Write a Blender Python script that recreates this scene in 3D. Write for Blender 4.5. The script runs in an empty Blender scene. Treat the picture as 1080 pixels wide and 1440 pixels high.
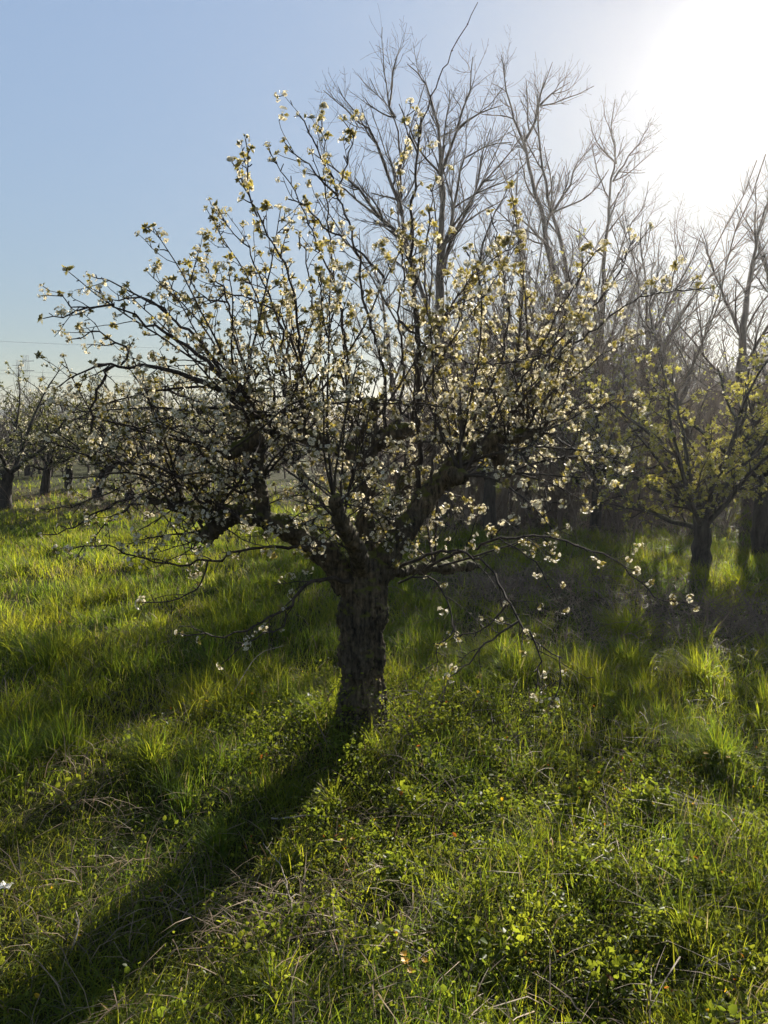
import bpy, math, random
import numpy as np
from mathutils import Vector, Matrix

random.seed(11)
RN = np.random.default_rng(11)
C = bpy.context.scene.collection
SC = bpy.context.scene

# ------------------------------------------------------------------ camera, sky, sun, exposure
CAM_H = 1.6
PITCH = math.radians(6.6)
cam_d = bpy.data.cameras.new('camera')
cam = bpy.data.objects.new('camera', cam_d)
C.objects.link(cam)
cam.location = (0, 0, CAM_H)
cam.rotation_euler = (math.radians(90) - PITCH, 0, 0)
cam_d.sensor_fit = 'VERTICAL'
cam_d.sensor_height = 36.0
cam_d.lens = 26.0
cam_d.clip_start = 0.05
cam_d.clip_end = 12000
SC.camera = cam

SUN_EL, SUN_AZ = math.radians(22.0), math.radians(24.2)      # azimuth clockwise from +Y
SUN = Vector((math.sin(SUN_AZ) * math.cos(SUN_EL), math.cos(SUN_AZ) * math.cos(SUN_EL), math.sin(SUN_EL)))
SKY_K = 1.9
world = bpy.data.worlds.new('World')
SC.world = world
world.use_nodes = True
wt = world.node_tree
wt.nodes.clear()
w_out = wt.nodes.new('ShaderNodeOutputWorld')
w_bg = wt.nodes.new('ShaderNodeBackground')
w_sky = wt.nodes.new('ShaderNodeTexSky')
w_sky.sky_type = 'NISHITA'
w_sky.sun_disc = False
w_sky.sun_elevation = SUN_EL
w_sky.sun_rotation = SUN_AZ
w_sky.altitude = 200
w_sky.air_density = 1.0
w_sky.dust_density = 0.3
w_sky.ozone_density = 1.0
w_bg.inputs['Strength'].default_value = 0.072
# the glare of the sun's own disc and aureole in the sky, around the sun's direction
w_tc = wt.nodes.new('ShaderNodeTexCoord')
w_dot = wt.nodes.new('ShaderNodeVectorMath'); w_dot.operation = 'DOT_PRODUCT'
w_dot.inputs[1].default_value = SUN
wt.links.new(w_tc.outputs['Generated'], w_dot.inputs[0])
w_acos = wt.nodes.new('ShaderNodeMath'); w_acos.operation = 'ARCCOSINE'
wt.links.new(w_dot.outputs['Value'], w_acos.inputs[0])
def w_exp(scale, amp):
    a = wt.nodes.new('ShaderNodeMath'); a.operation = 'MULTIPLY'; a.inputs[1].default_value = -1.0 / math.radians(scale)
    wt.links.new(w_acos.outputs[0], a.inputs[0])
    e = wt.nodes.new('ShaderNodeMath'); e.operation = 'EXPONENT'
    wt.links.new(a.outputs[0], e.inputs[0])
    m = wt.nodes.new('ShaderNodeMath'); m.operation = 'MULTIPLY'; m.inputs[1].default_value = amp
    wt.links.new(e.outputs[0], m.inputs[0])
    return m
g1, g2 = w_exp(1.0, 45.0), w_exp(5.0, 1.5)
w_add = wt.nodes.new('ShaderNodeMath'); w_add.operation = 'ADD'
wt.links.new(g1.outputs[0], w_add.inputs[0]); wt.links.new(g2.outputs[0], w_add.inputs[1])
w_mix = wt.nodes.new('ShaderNodeVectorMath'); w_mix.operation = 'ADD'
w_col = wt.nodes.new('ShaderNodeVectorMath'); w_col.operation = 'SCALE'
w_col.inputs[0].default_value = (1.0, 0.97, 0.92)
wt.links.new(w_add.outputs[0], w_col.inputs['Scale'])
# soft shoulder on the sky's brightness round the sun, and a slightly greyer spring haze
w_hs = wt.nodes.new('ShaderNodeHueSaturation'); w_hs.inputs['Saturation'].default_value = 0.86
wt.links.new(w_sky.outputs[0], w_hs.inputs['Color'])
w_lum = wt.nodes.new('ShaderNodeVectorMath'); w_lum.operation = 'DOT_PRODUCT'; w_lum.inputs[1].default_value = (.30 / SKY_K, .45 / SKY_K, .25 / SKY_K)
w_sq = wt.nodes.new('ShaderNodeMath'); w_sq.operation = 'POWER'; w_sq.inputs[1].default_value = 2.4
w_p1 = wt.nodes.new('ShaderNodeMath'); w_p1.operation = 'ADD'; w_p1.inputs[1].default_value = 1.0
w_rt = wt.nodes.new('ShaderNodeMath'); w_rt.operation = 'POWER'; w_rt.inputs[1].default_value = -1 / 2.4
w_dv = wt.nodes.new('ShaderNodeVectorMath'); w_dv.operation = 'SCALE'
wt.links.new(w_hs.outputs[0], w_lum.inputs[0]); wt.links.new(w_lum.outputs['Value'], w_sq.inputs[0])
wt.links.new(w_sq.outputs[0], w_p1.inputs[0]); wt.links.new(w_p1.outputs[0], w_rt.inputs[0])
wt.links.new(w_hs.outputs[0], w_dv.inputs[0]); wt.links.new(w_rt.outputs[0], w_dv.inputs['Scale'])
wt.links.new(w_dv.outputs[0], w_mix.inputs[0]); wt.links.new(w_col.outputs[0], w_mix.inputs[1])
wt.links.new(w_mix.outputs[0], w_bg.inputs['Color'])
wt.links.new(w_bg.outputs[0], w_out.inputs['Surface'])

sun_d = bpy.data.lights.new('sun', 'SUN')
sun_d.energy = 4.1
sun_d.angle = math.radians(0.5)
sun_d.color = (1.0, 0.93, 0.81)
sun = bpy.data.objects.new('sun', sun_d)
C.objects.link(sun)
sun.rotation_euler = SUN.to_track_quat('Z', 'Y').to_euler()

SC.view_settings.view_transform = 'Standard'
SC.view_settings.look = 'None'
SC.view_settings.exposure = 1.95
SC.view_settings.gamma = 1.0
SC.cycles.use_denoising = True
SC.cycles.max_bounces = 8
SC.cycles.diffuse_bounces = 3
SC.cycles.transmission_bounces = 4
SC.cycles.transparent_max_bounces = 8

# ------------------------------------------------------------------ helpers
F = 1040.0
CP, SP = math.cos(PITCH), math.sin(PITCH)

def at(px, py, Y):
    """World point at depth Y that a spot of the photograph (1080 x 1440) shows."""
    v = 720 - py
    s = Y / (F * CP + v * SP)
    return Vector(((px - 540) * s, Y, CAM_H + (v * CP - F * SP) * s))

def gp(px, py):
    """Ground point (flat ground) below a spot of the photograph."""
    v = 720 - py
    Y = CAM_H * (F * CP + v * SP) / (F * SP - v * CP)
    return at(px, py, Y)

def smooth_noise(x, y, seed, scale):
    r = np.random.default_rng(seed)
    o = np.zeros_like(x, dtype=float)
    for k in range(7):
        a = r.uniform(0, 6.283); f = r.uniform(0.6, 1.7) / scale * 6.283
        o += np.sin((x * math.cos(a) + y * math.sin(a)) * f + r.uniform(0, 6.283))
    return o / 7 * 1.6

def height(x, y):
    x = np.asarray(x, float); y = np.asarray(y, float)
    d = np.hypot(x, y)
    near = np.exp(-(d / 60.0) ** 2)
    h = 0.055 * smooth_noise(x, y, 1, 2.6) + 0.03 * smooth_noise(x, y, 2, 0.9)
    h += 0.10 * smooth_noise(x, y, 3, 9.0) * np.clip((d - 6) / 8, 0, 1)
    h += 0.045 * np.exp(-(((x + 0.13) ** 2 + (y - 3.75) ** 2) / 0.5 ** 2))      # the trunk's mound
    return h * near

def noise3(p, seed, scale):
    r = np.random.default_rng(seed); o = np.zeros(len(p))
    for k in range(14):
        d = r.normal(size=3); d /= np.linalg.norm(d)
        o += np.sin(p @ d * (r.uniform(.55, 1.8) / scale * 6.283) + r.uniform(0, 6.283))
    return o / 14 * 2.6

def hz(x, y):
    return float(height(np.array([x]), np.array([y]))[0])

class MB:
    """Collects pieces of geometry and links them as ONE mesh object."""
    def __init__(self):
        self.V, self.F, self.M, self.K, self.n = [], [], [], [], 0
    def add(self, V, Fc, mat=0, col=None):
        V = np.asarray(V, np.float32).reshape(-1, 3)
        Fc = np.asarray(Fc, np.int64)
        if len(V) == 0 or len(Fc) == 0: return
        self.V.append(V); self.F.append(Fc + self.n)
        self.M.append(np.full(len(Fc), mat, np.int32) if np.isscalar(mat) else mat)
        self.K.append(np.ones((len(V), 4), np.float32) if col is None else
                      np.concatenate([np.broadcast_to(np.asarray(col, np.float32), (len(V), 3)), np.ones((len(V), 1), np.float32)], 1))
        self.n += len(V)
    def mesh(self, name, mats, smooth=True):
        me = bpy.data.meshes.new(name)
        V = np.concatenate(self.V)
        me.vertices.add(len(V)); me.vertices.foreach_set('co', V.ravel())
        tot = np.concatenate([np.full(len(f), f.shape[1], np.int64) for f in self.F])
        idx = np.concatenate([f.ravel() for f in self.F])
        me.loops.add(len(idx)); me.loops.foreach_set('vertex_index', idx.astype(np.int32))
        me.polygons.add(len(tot))
        st = np.zeros(len(tot), np.int32); st[1:] = np.cumsum(tot)[:-1]
        me.polygons.foreach_set('loop_start', st)
        me.polygons.foreach_set('material_index', np.concatenate(self.M))
        me.polygons.foreach_set('use_smooth', np.full(len(tot), smooth))
        a = me.color_attributes.new('Col', 'FLOAT_COLOR', 'POINT')
        a.data.foreach_set('color', np.concatenate(self.K).ravel())
        for m in mats: me.materials.append(m)
        me.update(calc_edges=True)
        return me
    def build(self, name, mats, parent=None, smooth=True):
        o = bpy.data.objects.new(name, self.mesh(name, mats, smooth))
        C.objects.link(o)
        if parent: o.parent = parent; o.matrix_parent_inverse = Matrix.Translation(-parent.location)
        return o

def tubes(mb, paths, k=4, mat=0, col=None):
    """paths: list of (points, radii); all become tapered tubes."""
    by = {}
    for P, R in paths: by.setdefault(len(P), []).append((P, R))
    for n, L in by.items():
        if n < 2: continue
        P = np.array([[tuple(p) for p in a[0]] for a in L], np.float64)      # m,n,3
        R = np.array([a[1] for a in L], np.float64)
        m = len(L)
        T = np.gradient(P, axis=1)
        T /= np.linalg.norm(T, axis=2, keepdims=True) + 1e-12
        mean = P[:, -1] - P[:, 0]
        mean /= np.linalg.norm(mean, axis=1, keepdims=True) + 1e-12
        ref = np.zeros((m, 3)); ref[np.arange(m), np.argmin(np.abs(mean), axis=1)] = 1
        N = ref[:, None, :] - T * (T * ref[:, None, :]).sum(2, keepdims=True)
        N /= np.linalg.norm(N, axis=2, keepdims=True) + 1e-12
        B = np.cross(T, N)
        ang = np.arange(k) / k * 2 * math.pi
        V = P[:, :, None, :] + R[:, :, None, None] * (N[:, :, None, :] * np.cos(ang)[None, None, :, None] + B[:, :, None, :] * np.sin(ang)[None, None, :, None])
        base = (np.arange(m) * n * k)[:, None, None]
        i = np.arange(n - 1)[None, :, None] * k
        j = np.arange(k)[None, None, :]; j2 = (j + 1) % k
        Q = np.stack([base + i + j, base + i + j2, base + i + k + j2, base + i + k + j], -1).reshape(-1, 4)
        mb.add(V.reshape(-1, 3), Q, mat, col)

def catmull(pts, step, jit=0.0, rng=random):
    pts = [Vector(p) for p in pts]
    P = [pts[0] * 2 - pts[1]] + pts + [pts[-1] * 2 - pts[-2]]
    out = []
    for a in range(1, len(P) - 2):
        p0, p1, p2, p3 = P[a - 1:a + 3]
        n = max(1, int(round((p2 - p1).length / step)))
        for q in range(n):
            t = q / n
            out.append(0.5 * ((2 * p1) + (p2 - p0) * t + (2 * p0 - 5 * p1 + 4 * p2 - p3) * t * t + (3 * p1 - p0 - 3 * p2 + p3) * t ** 3))
    out.append(P[-2].copy())
    if jit:
        for q in range(1, len(out) - 1):
            out[q] += Vector((rng.gauss(0, jit), rng.gauss(0, jit), rng.gauss(0, jit)))
    return out

def rv(rng=random):
    v = Vector((rng.gauss(0, 1), rng.gauss(0, 1), rng.gauss(0, 1)))
    return v.normalized()

def grow(p, d, length, n, rng, wander=0.25, up=0.1):
    pts = [p.copy()]; d = d.normalized(); s = length / n
    for _ in range(n):
        d = (d + rv(rng) * wander + Vector((0, 0, up))).normalized()
        p = p + d * s
        pts.append(p.copy())
    return pts

def side_dir(T, angle, rng):
    q = rv(rng); q = (q - T * q.dot(T))
    if q.length < 1e-4: q = Vector((1, 0, 0))
    q.normalize()
    return (T * math.cos(angle) + q * math.sin(angle)).normalized()

def taper(n, r0, r1, pw=1.0):
    return [r0 + (r1 - r0) * (i / (n - 1)) ** pw for i in range(n)]

def rot_batch(m, rng, up_bias=None):
    """m random rotation matrices whose local z leans towards up_bias (m,3)."""
    z = rng.normal(size=(m, 3))
    if up_bias is not None: z = z * 0.35 + up_bias
    z /= np.linalg.norm(z, axis=1, keepdims=True)
    a = rng.normal(size=(m, 3)); x = a - z * (a * z).sum(1, keepdims=True)
    x /= np.linalg.norm(x, axis=1, keepdims=True)
    y = np.cross(z, x)
    return np.stack([x, y, z], -1)

def scatter(mb, proto, pos, rots, scl):
    """proto: (V, F tri/quads list of (faces, mat, colour per face group)). Adds copies at pos."""
    V, groups, K = proto
    m = len(pos)
    if m == 0: return
    W = np.einsum('mij,vj->mvi', rots * np.asarray(scl)[:, None, None], V) + np.asarray(pos)[:, None, :]
    n0 = mb.n
    nv = len(V)
    first = True
    for Fc, mat in groups:
        Fall = (np.asarray(Fc)[None] + (np.arange(m) * nv)[:, None, None]).reshape(-1, len(Fc[0]))
        if first:
            mb.add(W.reshape(-1, 3), Fall, mat, np.tile(K, (m, 1))); first = False
        else:
            mb.F.append(Fall + n0); mb.M.append(np.full(len(Fall), mat, np.int32))

def tag(o, label=None, cat=None, group=None, kind=None):
    if label: o['label'] = label
    if cat: o['category'] = cat
    if group: o['group'] = group
    if kind: o['kind'] = kind
    return o

def thing(name, loc, label, cat, group=None):
    o = bpy.data.objects.new(name, None)
    o.empty_display_size = 0.2
    C.objects.link(o); o.location = loc
    return tag(o, label, cat, group)

# ------------------------------------------------------------------ materials
def mat(name):
    m = bpy.data.materials.new(name); m.use_nodes = True
    nt = m.node_tree
    return m, nt, nt.nodes['Principled BSDF'], nt.nodes['Material Output']

def ramp(nt, stops):
    r = nt.nodes.new('ShaderNodeValToRGB')
    e = r.color_ramp.elements
    e[0].position, e[0].color = stops[0][0], (*stops[0][1], 1)
    e[1].position, e[1].color = stops[-1][0], (*stops[-1][1], 1)
    for p, c in stops[1:-1]:
        x = e.new(p); x.color = (*c, 1)
    return r

def noise(nt, scale, detail=5, rough=0.6, coord='Object', stretch=None):
    tc = nt.nodes.new('ShaderNodeTexCoord'); n = nt.nodes.new('ShaderNodeTexNoise')
    n.inputs['Scale'].default_value = scale; n.inputs['Detail'].default_value = detail; n.inputs['Roughness'].default_value = rough
    if stretch:
        mp = nt.nodes.new('ShaderNodeMapping'); mp.inputs['Scale'].default_value = stretch
        nt.links.new(tc.outputs[coord], mp.inputs['Vector']); nt.links.new(mp.outputs[0], n.inputs['Vector'])
    else:
        nt.links.new(tc.outputs[coord], n.inputs['Vector'])
    return n

def bark_mat(name, dark, light, moss=0.0, scale=60, bump=0.012, stretch=(1, 1, 0.18)):
    m, nt, p, out = mat(name)
    n = noise(nt, scale, 6, 0.65, stretch=stretch)
    r = ramp(nt, [(0.35, dark), (0.68, light)])
    nt.links.new(n.outputs['Fac'], r.inputs['Fac'])
    col = r.outputs['Color']
    if moss > .8:
        nl = noise(nt, 5.5, 6, .7); rl = ramp(nt, [(.46, (1, 1, 1)), (.62, (1.9, 1.75, 1.5))])
        ml = nt.nodes.new('ShaderNodeMix'); ml.data_type = 'RGBA'; ml.blend_type = 'MULTIPLY'; ml.inputs['Factor'].default_value = 1
        nt.links.new(nl.outputs['Fac'], rl.inputs['Fac']); nt.links.new(col, ml.inputs['A']); nt.links.new(rl.outputs['Color'], ml.inputs['B']); col = ml.outputs['Result']
    if moss:
        geo = nt.nodes.new('ShaderNodeNewGeometry'); sep = nt.nodes.new('ShaderNodeSeparateXYZ')
        nt.links.new(geo.outputs['Normal'], sep.inputs[0])
        n2 = noise(nt, 14, 4, 0.6)
        ad = nt.nodes.new('ShaderNodeMath'); ad.operation = 'MULTIPLY_ADD'; ad.inputs[1].default_value = 0.45
        nt.links.new(sep.outputs['Z'], ad.inputs[0]); nt.links.new(n2.outputs['Fac'], ad.inputs[2])
        mr = nt.nodes.new('ShaderNodeMapRange'); mr.inputs['From Min'].default_value = 0.66; mr.inputs['From Max'].default_value = 0.84
        mr.inputs['To Max'].default_value = moss
        nt.links.new(ad.outputs[0], mr.inputs['Value'])
        mx = nt.nodes.new('ShaderNodeMix'); mx.data_type = 'RGBA'
        mx.inputs['B'].default_value = (0.085, 0.085, 0.012, 1)
        nt.links.new(mr.outputs[0], mx.inputs['Factor']); nt.links.new(col, mx.inputs['A'])
        col = mx.outputs['Result']
    nt.links.new(col, p.inputs['Base Color'])
    p.inputs['Roughness'].default_value = 0.9
    p.inputs['Specular IOR Level'].default_value = 0.2
    b = nt.nodes.new('ShaderNodeBump'); b.inputs['Distance'].default_value = bump; b.inputs['Strength'].default_value = 1.0
    nt.links.new(n.outputs['Fac'], b.inputs['Height']); nt.links.new(b.outputs[0], p.inputs['Normal'])
    return m

def leafy_mat(name, rgb=None, trans=0.5, tcol=(1, 1, 1), rough=0.5, spec=0.3, vary=0.25):
    """Thin leaf: reflects, and lets light through. rgb None takes the blade's own colour from the mesh."""
    m, nt, p, out = mat(name)
    if rgb is None:
        a = nt.nodes.new('ShaderNodeAttribute'); a.attribute_name = 'Col'; col = a.outputs['Color']
    else:
        n = noise(nt, 9, 2)
        r = ramp(nt, [(0.3, tuple(c * (1 - vary) for c in rgb)), (0.7, tuple(min(1, c * (1 + vary)) for c in rgb))])
        nt.links.new(n.outputs['Fac'], r.inputs['Fac']); col = r.outputs['Color']
    nt.links.new(col, p.inputs['Base Color'])
    p.inputs['Roughness'].default_value = rough
    p.inputs['Specular IOR Level'].default_value = spec
    t = nt.nodes.new('ShaderNodeBsdfTranslucent')
    mu = nt.nodes.new('ShaderNodeMix'); mu.data_type = 'RGBA'; mu.blend_type = 'MULTIPLY'; mu.inputs['Factor'].default_value = 1
    mu.inputs['B'].default_value = (*tcol, 1)
    nt.links.new(col, mu.inputs['A']); nt.links.new(mu.outputs['Result'], t.inputs['Color'])
    ms = nt.nodes.new('ShaderNodeMixShader'); ms.inputs['Fac'].default_value = trans
    nt.links.new(p.outputs[0], ms.inputs[1]); nt.links.new(t.outputs[0], ms.inputs[2])
    nt.links.new(ms.outputs[0], out.inputs['Surface'])
    return m

M_bark = bark_mat('old_bark', (0.010, 0.008, 0.006), (0.105, 0.082, 0.056), moss=0.9)
M_twig = bark_mat('twig_bark', (0.022, 0.016, 0.012), (0.075, 0.058, 0.045), scale=40, bump=0.002)
M_bark_far = bark_mat('orchard_bark', (0.012, 0.010, 0.008), (0.07, 0.058, 0.045), moss=0.5, scale=30)
M_bare = bark_mat('ash_bark', (0.045, 0.036, 0.028), (0.15, 0.115, 0.085), scale=18, bump=0.01)
M_brush = bark_mat('brush_bark', (0.10, 0.072, 0.052), (0.25, 0.185, 0.135), scale=18, bump=0.004)
M_petal = leafy_mat('petal', (0.69, 0.64, 0.51), 0.42, (1, 0.96, 0.82), vary=0.08)
M_young = leafy_mat('young_leaf', (0.20, 0.18, 0.055), 0.5, (1.5, 1.35, 0.9), vary=0.3)
M_bud = leafy_mat('brown_bud', (0.16, 0.10, 0.035), 0.4, (1.2, 1.0, 0.7), vary=0.3)
M_yleaf = leafy_mat('yellow_green_leaf', (0.30, 0.30, 0.08), 0.6, (1.5, 1.35, 0.8), vary=0.25)
M_olive = leafy_mat('olive_leaf', (0.11, 0.12, 0.04), 0.45, (1.4, 1.3, 0.8), vary=0.3)
M_stamen = leafy_mat('stamen', (0.25, 0.16, 0.05), 0.2)
M_grass = leafy_mat('grass_blade', None, 0.64, (2.7, 2.4, 1.0), rough=0.6, spec=0.14)
M_weed = leafy_mat('weed_leaf', None, 0.6, (2.7, 2.4, 1.0), rough=0.45, spec=0.16)
M_straw = leafy_mat('dead_straw', None, 0.3, (1.1, 1.0, .8), rough=.6, spec=.2)
M_needle = leafy_mat('conifer_needle', (0.018, 0.030, 0.014), 0.1)

# ------------------------------------------------------------------ the setting: ground, hills
def ground_mat():
    m, nt, p, out = mat('soil_and_turf')
    n1 = noise(nt, 1.3, 6, 0.65); n2 = noise(nt, 24, 6, 0.7)
    r1 = ramp(nt, [(0.30, (0.030, 0.024, 0.012)), (0.48, (0.050, 0.052, 0.014)), (0.66, (0.070, 0.085, 0.016)), (0.8, (0.095, 0.085, 0.035))])
    r2 = ramp(nt, [(0.3, (0.35, 0.32, 0.28)), (0.7, (1.0, 0.98, 0.9))])
    nt.links.new(n1.outputs['Fac'], r1.inputs['Fac']); nt.links.new(n2.outputs['Fac'], r2.inputs['Fac'])
    mu = nt.nodes.new('ShaderNodeMix'); mu.data_type = 'RGBA'; mu.blend_type = 'MULTIPLY'; mu.inputs['Factor'].default_value = 1
    nt.links.new(r1.outputs['Color'], mu.inputs['A']); nt.links.new(r2.outputs['Color'], mu.inputs['B'])
    nt.links.new(mu.outputs['Result'], p.inputs['Base Color'])
    p.inputs['Roughness'].default_value = 0.95; p.inputs['Specular IOR Level'].default_value = 0.1
    b = nt.nodes.new('ShaderNodeBump'); b.inputs['Distance'].default_value = 0.03
    nt.links.new(n2.outputs['Fac'], b.inputs['Height']); nt.links.new(b.outputs[0], p.inputs['Normal'])
    return m
M_ground = ground_mat()

def nonuni(lo, hi, fine, ratio):
    a = [0.0]; s = fine
    while a[-1] < hi:
        a.append(a[-1] + s)
        if a[-1] > 9: s *= ratio
    b = [0.0]; s = fine
    while b[-1] > lo:
        b.append(b[-1] - s)
        if b[-1] < -9: s *= ratio
    return np.clip(np.array(sorted(set(a + b))), lo, hi)
gx = nonuni(-330, 330, 0.12, 1.25); gy = nonuni(-80, 320, 0.12, 1.25)
GX, GY = np.meshgrid(gx, gy, indexing='ij')
GZ = height(GX, GY)
mb = MB()
nx, ny = len(gx), len(gy)
ii, jj = np.meshgrid(np.arange(nx - 1), np.arange(ny - 1), indexing='ij')
q = (ii * ny + jj).ravel()
mb.add(np.stack([GX, GY, GZ], -1).reshape(-1, 3), np.stack([q, q + ny, q + ny + 1, q + 1], -1))
tag(mb.build('ground', [M_ground]), kind='structure')

m, nt, p, out = mat('wooded_hill')
n = noise(nt, 0.01, 6); r = ramp(nt, [(0.35, (0.035, 0.05, 0.03)), (0.7, (0.07, 0.08, 0.045))])
nt.links.new(n.outputs['Fac'], r.inputs['Fac']); nt.links.new(r.outputs['Color'], p.inputs['Base Color']); p.inputs['Roughness'].default_value = 1
mb = MB()
hx = np.linspace(-3800, 900, 140)
hx = hx * .4
Hh = 22 + 26 * np.exp(-((hx + 556) / 104) ** 2) + 5 * np.sin(hx / 76.) + 3 * np.sin(hx / 28. + 1) + 1.5 * np.sin(hx / 9.)
rows = []
for f, z in ((195, 0.0), (215, 0.55), (240, 1.0), (270, 0.5), (300, -0.02)):
    rows.append(np.stack([hx * f / 1200, np.full_like(hx, f), Hh * .205 * z - 2 * (z <= 0)], -1))
V = np.stack(rows, 0); nr, nc = V.shape[:2]
ii, jj = np.meshgrid(np.arange(nr - 1), np.arange(nc - 1), indexing='ij'); q = (ii * nc + jj).ravel()
mb.add(V.reshape(-1, 3), np.stack([q, q + 1, q + nc + 1, q + nc], -1))
tag(mb.build('hills', [m]), kind='structure')

# ------------------------------------------------------------------ blossom and leaf clusters
def mk_cluster(rng, n_fl, n_leaf, petal=0.012, leaf=0.022, spread=0.03, bud=False, lod=0):
    """One spur's cluster: flowers of five petals on a dome, young leaves round it. local z points outwards."""
    V, fp, fl, fs = [], [], [], []
    def quadleaf(p, d, nrm, L, W, dst):
        s = d.cross(nrm).normalized()
        i = len(V)
        up = nrm * (L * 0.18)
        V.extend([p, p + d * L * 0.5 + s * W + up, p + d * L - up * 0.6, p + d * L * 0.5 - s * W + up])
        dst.append((i, i + 1, i + 2, i + 3))
    for _ in range(n_fl):
        d = Vector((rng.gauss(0, 0.75), rng.gauss(0, 0.75), rng.uniform(0.15, 1.0))).normalized()
        c = d * spread * rng.uniform(0.75, 1.15)
        fn = (d + rv(rng) * 0.35).normalized()
        a = Vector((fn.y, -fn.x, 0.1)).normalized(); b = fn.cross(a)
        ph = rng.uniform(0, 6.28)
        npet = 5 if lod == 0 else 2
        cup = rng.uniform(0.15, 0.75)
        for q in range(npet):
            t = ph + q * 6.283 / npet
            pd = (a * math.cos(t) + b * math.sin(t))
            quadleaf(c + pd * 0.001, (pd + fn * cup).normalized(), fn, petal * rng.uniform(0.85, 1.1) * (1 if lod == 0 else 1.3), petal * (0.48 if lod == 0 else 0.7), fp)
        if lod == 0:
            i = len(V)
            e = 0.0028
            V.extend([c + a * e + fn * .004, c + b * e + fn * .004, c - a * e + fn * .004, c - b * e + fn * .004]); fs.append((i, i + 1, i + 2, i + 3))
            i = len(V)                                      # pedicel
            w = a * 0.0007
            V.extend([Vector((0, 0, 0)) - w, Vector((0, 0, 0)) + w, c + w, c - w]); fl.append((i, i + 1, i + 2, i + 3))
    for _ in range(n_leaf):
        d = Vector((rng.gauss(0, 1), rng.gauss(0, 1), rng.uniform(0.1, 1.6))).normalized()
        nrm = (Vector((0, 0, 1)) - d * d.z + rv(rng) * 0.4).normalized()
        quadleaf(d * 0.004, d, nrm, leaf * rng.uniform(0.6, 1.2), leaf * rng.uniform(0.2, 0.32), fl)
    V = np.array([tuple(v) for v in V], np.float64)
    groups = []
    if fp: groups.append((fp, 0))
    if fl: groups.append((fl, 1))
    if fs: groups.append((fs, 2))
    return (V, groups, np.ones((len(V), 3), np.float32))

R0 = random.Random(5)
CL_WHITE = [mk_cluster(R0, R0.randint(5, 8), R0.randint(3, 6)) for _ in range(6)]
CL_MIX = [mk_cluster(R0, R0.randint(3, 6), R0.randint(8, 12), petal=0.011, leaf=0.026, spread=0.026) for _ in range(6)]
CL_LEAF = [mk_cluster(R0, R0.randint(1, 3), R0.randint(11, 16), petal=0.010, leaf=0.030, spread=0.022) for _ in range(5)]
CL_FAR_W = [mk_cluster(R0, 6, 4, petal=0.016, leaf=0.034, spread=0.034, lod=1) for _ in range(4)]
CL_FAR_L = [mk_cluster(R0, 1, 9, petal=0.012, leaf=0.042, spread=0.03, lod=1) for _ in range(4)]

def place_clusters(mb, protos, items, rng):
    """items: list of (pos, dir, scale)"""
    if not items: return
    pick = rng.integers(0, len(protos), len(items))
    pos = np.array([tuple(i[0]) for i in items]); dr = np.array([tuple(i[1]) for i in items]); sc = np.array([i[2] for i in items])
    rots = rot_batch(len(items), rng, dr)
    for k, pr in enumerate(protos):
        s = pick == k
        scatter(mb, pr, pos[s], rots[s], sc[s])

# ------------------------------------------------------------------ the pear tree in the middle
TY = 3.69
TREE = thing('pear_tree', (-0.126, TY, 0.0), 'large gnarled pear tree in white blossom with mossy forked limbs, nearest of all trees', 'tree', 'orchard trees')

scaffold = [   # (radius list, [(px, py, depth offset)])
    ([.185, .150, .122, .118, .118, .122, .135, .10], [(503, 1062, 0), (506, 1030, 0), (508, 985, 0), (509, 930, 0), (510, 870, 0), (511, 838, 0), (512, 805, 0), (512, 780, 0)]),
    ([.10, .088, .078, .070, .058, .060, .046], [(492, 822, 0), (455, 775, -.06), (412, 746, -.12), (368, 730, -.18), (330, 722, -.22), (303, 742, -.25), (284, 760, -.27)]),      # left limb to the sawn stub
    ([.048, .042, .038, .04, .034, .024], [(335, 722, -.22), (300, 722, -.2), (262, 712, -.16), (235, 708, -.12), (218, 703, -.1), (205, 700, -.08)]),
    ([.056, .045, .039, .042, .047, .04, .026], [(370, 738, -.18), (366, 690, -.17), (362, 650, -.15), (360, 612, -.13), (354, 585, -.12), (348, 562, -.12), (342, 545, -.12)]),  # upright mossy limb
    ([.042, .044, .034], [(362, 615, -.13), (340, 628, -.22), (318, 640, -.3)]),
    ([.075, .065, .060, .062, .07, .068, .05], [(514, 815, .06), (514, 750, .12), (515, 690, .16), (517, 645, .18), (520, 610, .18), (521, 585, .18), (522, 566, .18)]),   # middle limb, sawn head
    ([.055, .048, .042, .046, .05, .055, .04], [(518, 642, .18), (480, 634, .14), (450, 622, .10), (428, 612, .06), (410, 605, .03), (395, 606, 0), (384, 612, -.02)]),        # mossy cross limb
    ([.052, .06, .055, .04], [(522, 625, .18), (548, 612, .16), (568, 603, .12), (582, 604, .1)]),
    ([.095, .085, .078, .074, .068, .066, .06, .05, .04], [(526, 815, 0), (552, 770, .04), (580, 730, .08), (603, 695, .12), (628, 668, .16), (658, 642, .20), (690, 620, .25), (728, 612, .3), (765, 606, .34)]),   # right limb
    ([.06, .062, .045], [(622, 672, .16), (640, 668, .05), (652, 672, -.05)]),
    ([.05, .05, .04], [(690, 622, .25), (702, 645, .3), (712, 668, .36)]),
    ([.055, .042, .036, .034, .022], [(536, 805, 0), (572, 800, .2), (610, 798, .4), (648, 797, .6), (672, 795, .72)]),   # low limb going back
    ([.06, .05, .045, .035], [(510, 800, -.05), (500, 770, -.3), (480, 735, -.5), (470, 700, -.62)]),                     # limb towards the camera
    ([.06, .05, .045, .035], [(520, 790, .1), (535, 745, .4), (560, 700, .62), (570, 660, .75)]),                         # limb going back
]
def at_t(p): return at(p[0], p[1], TY + p[2])

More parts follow.
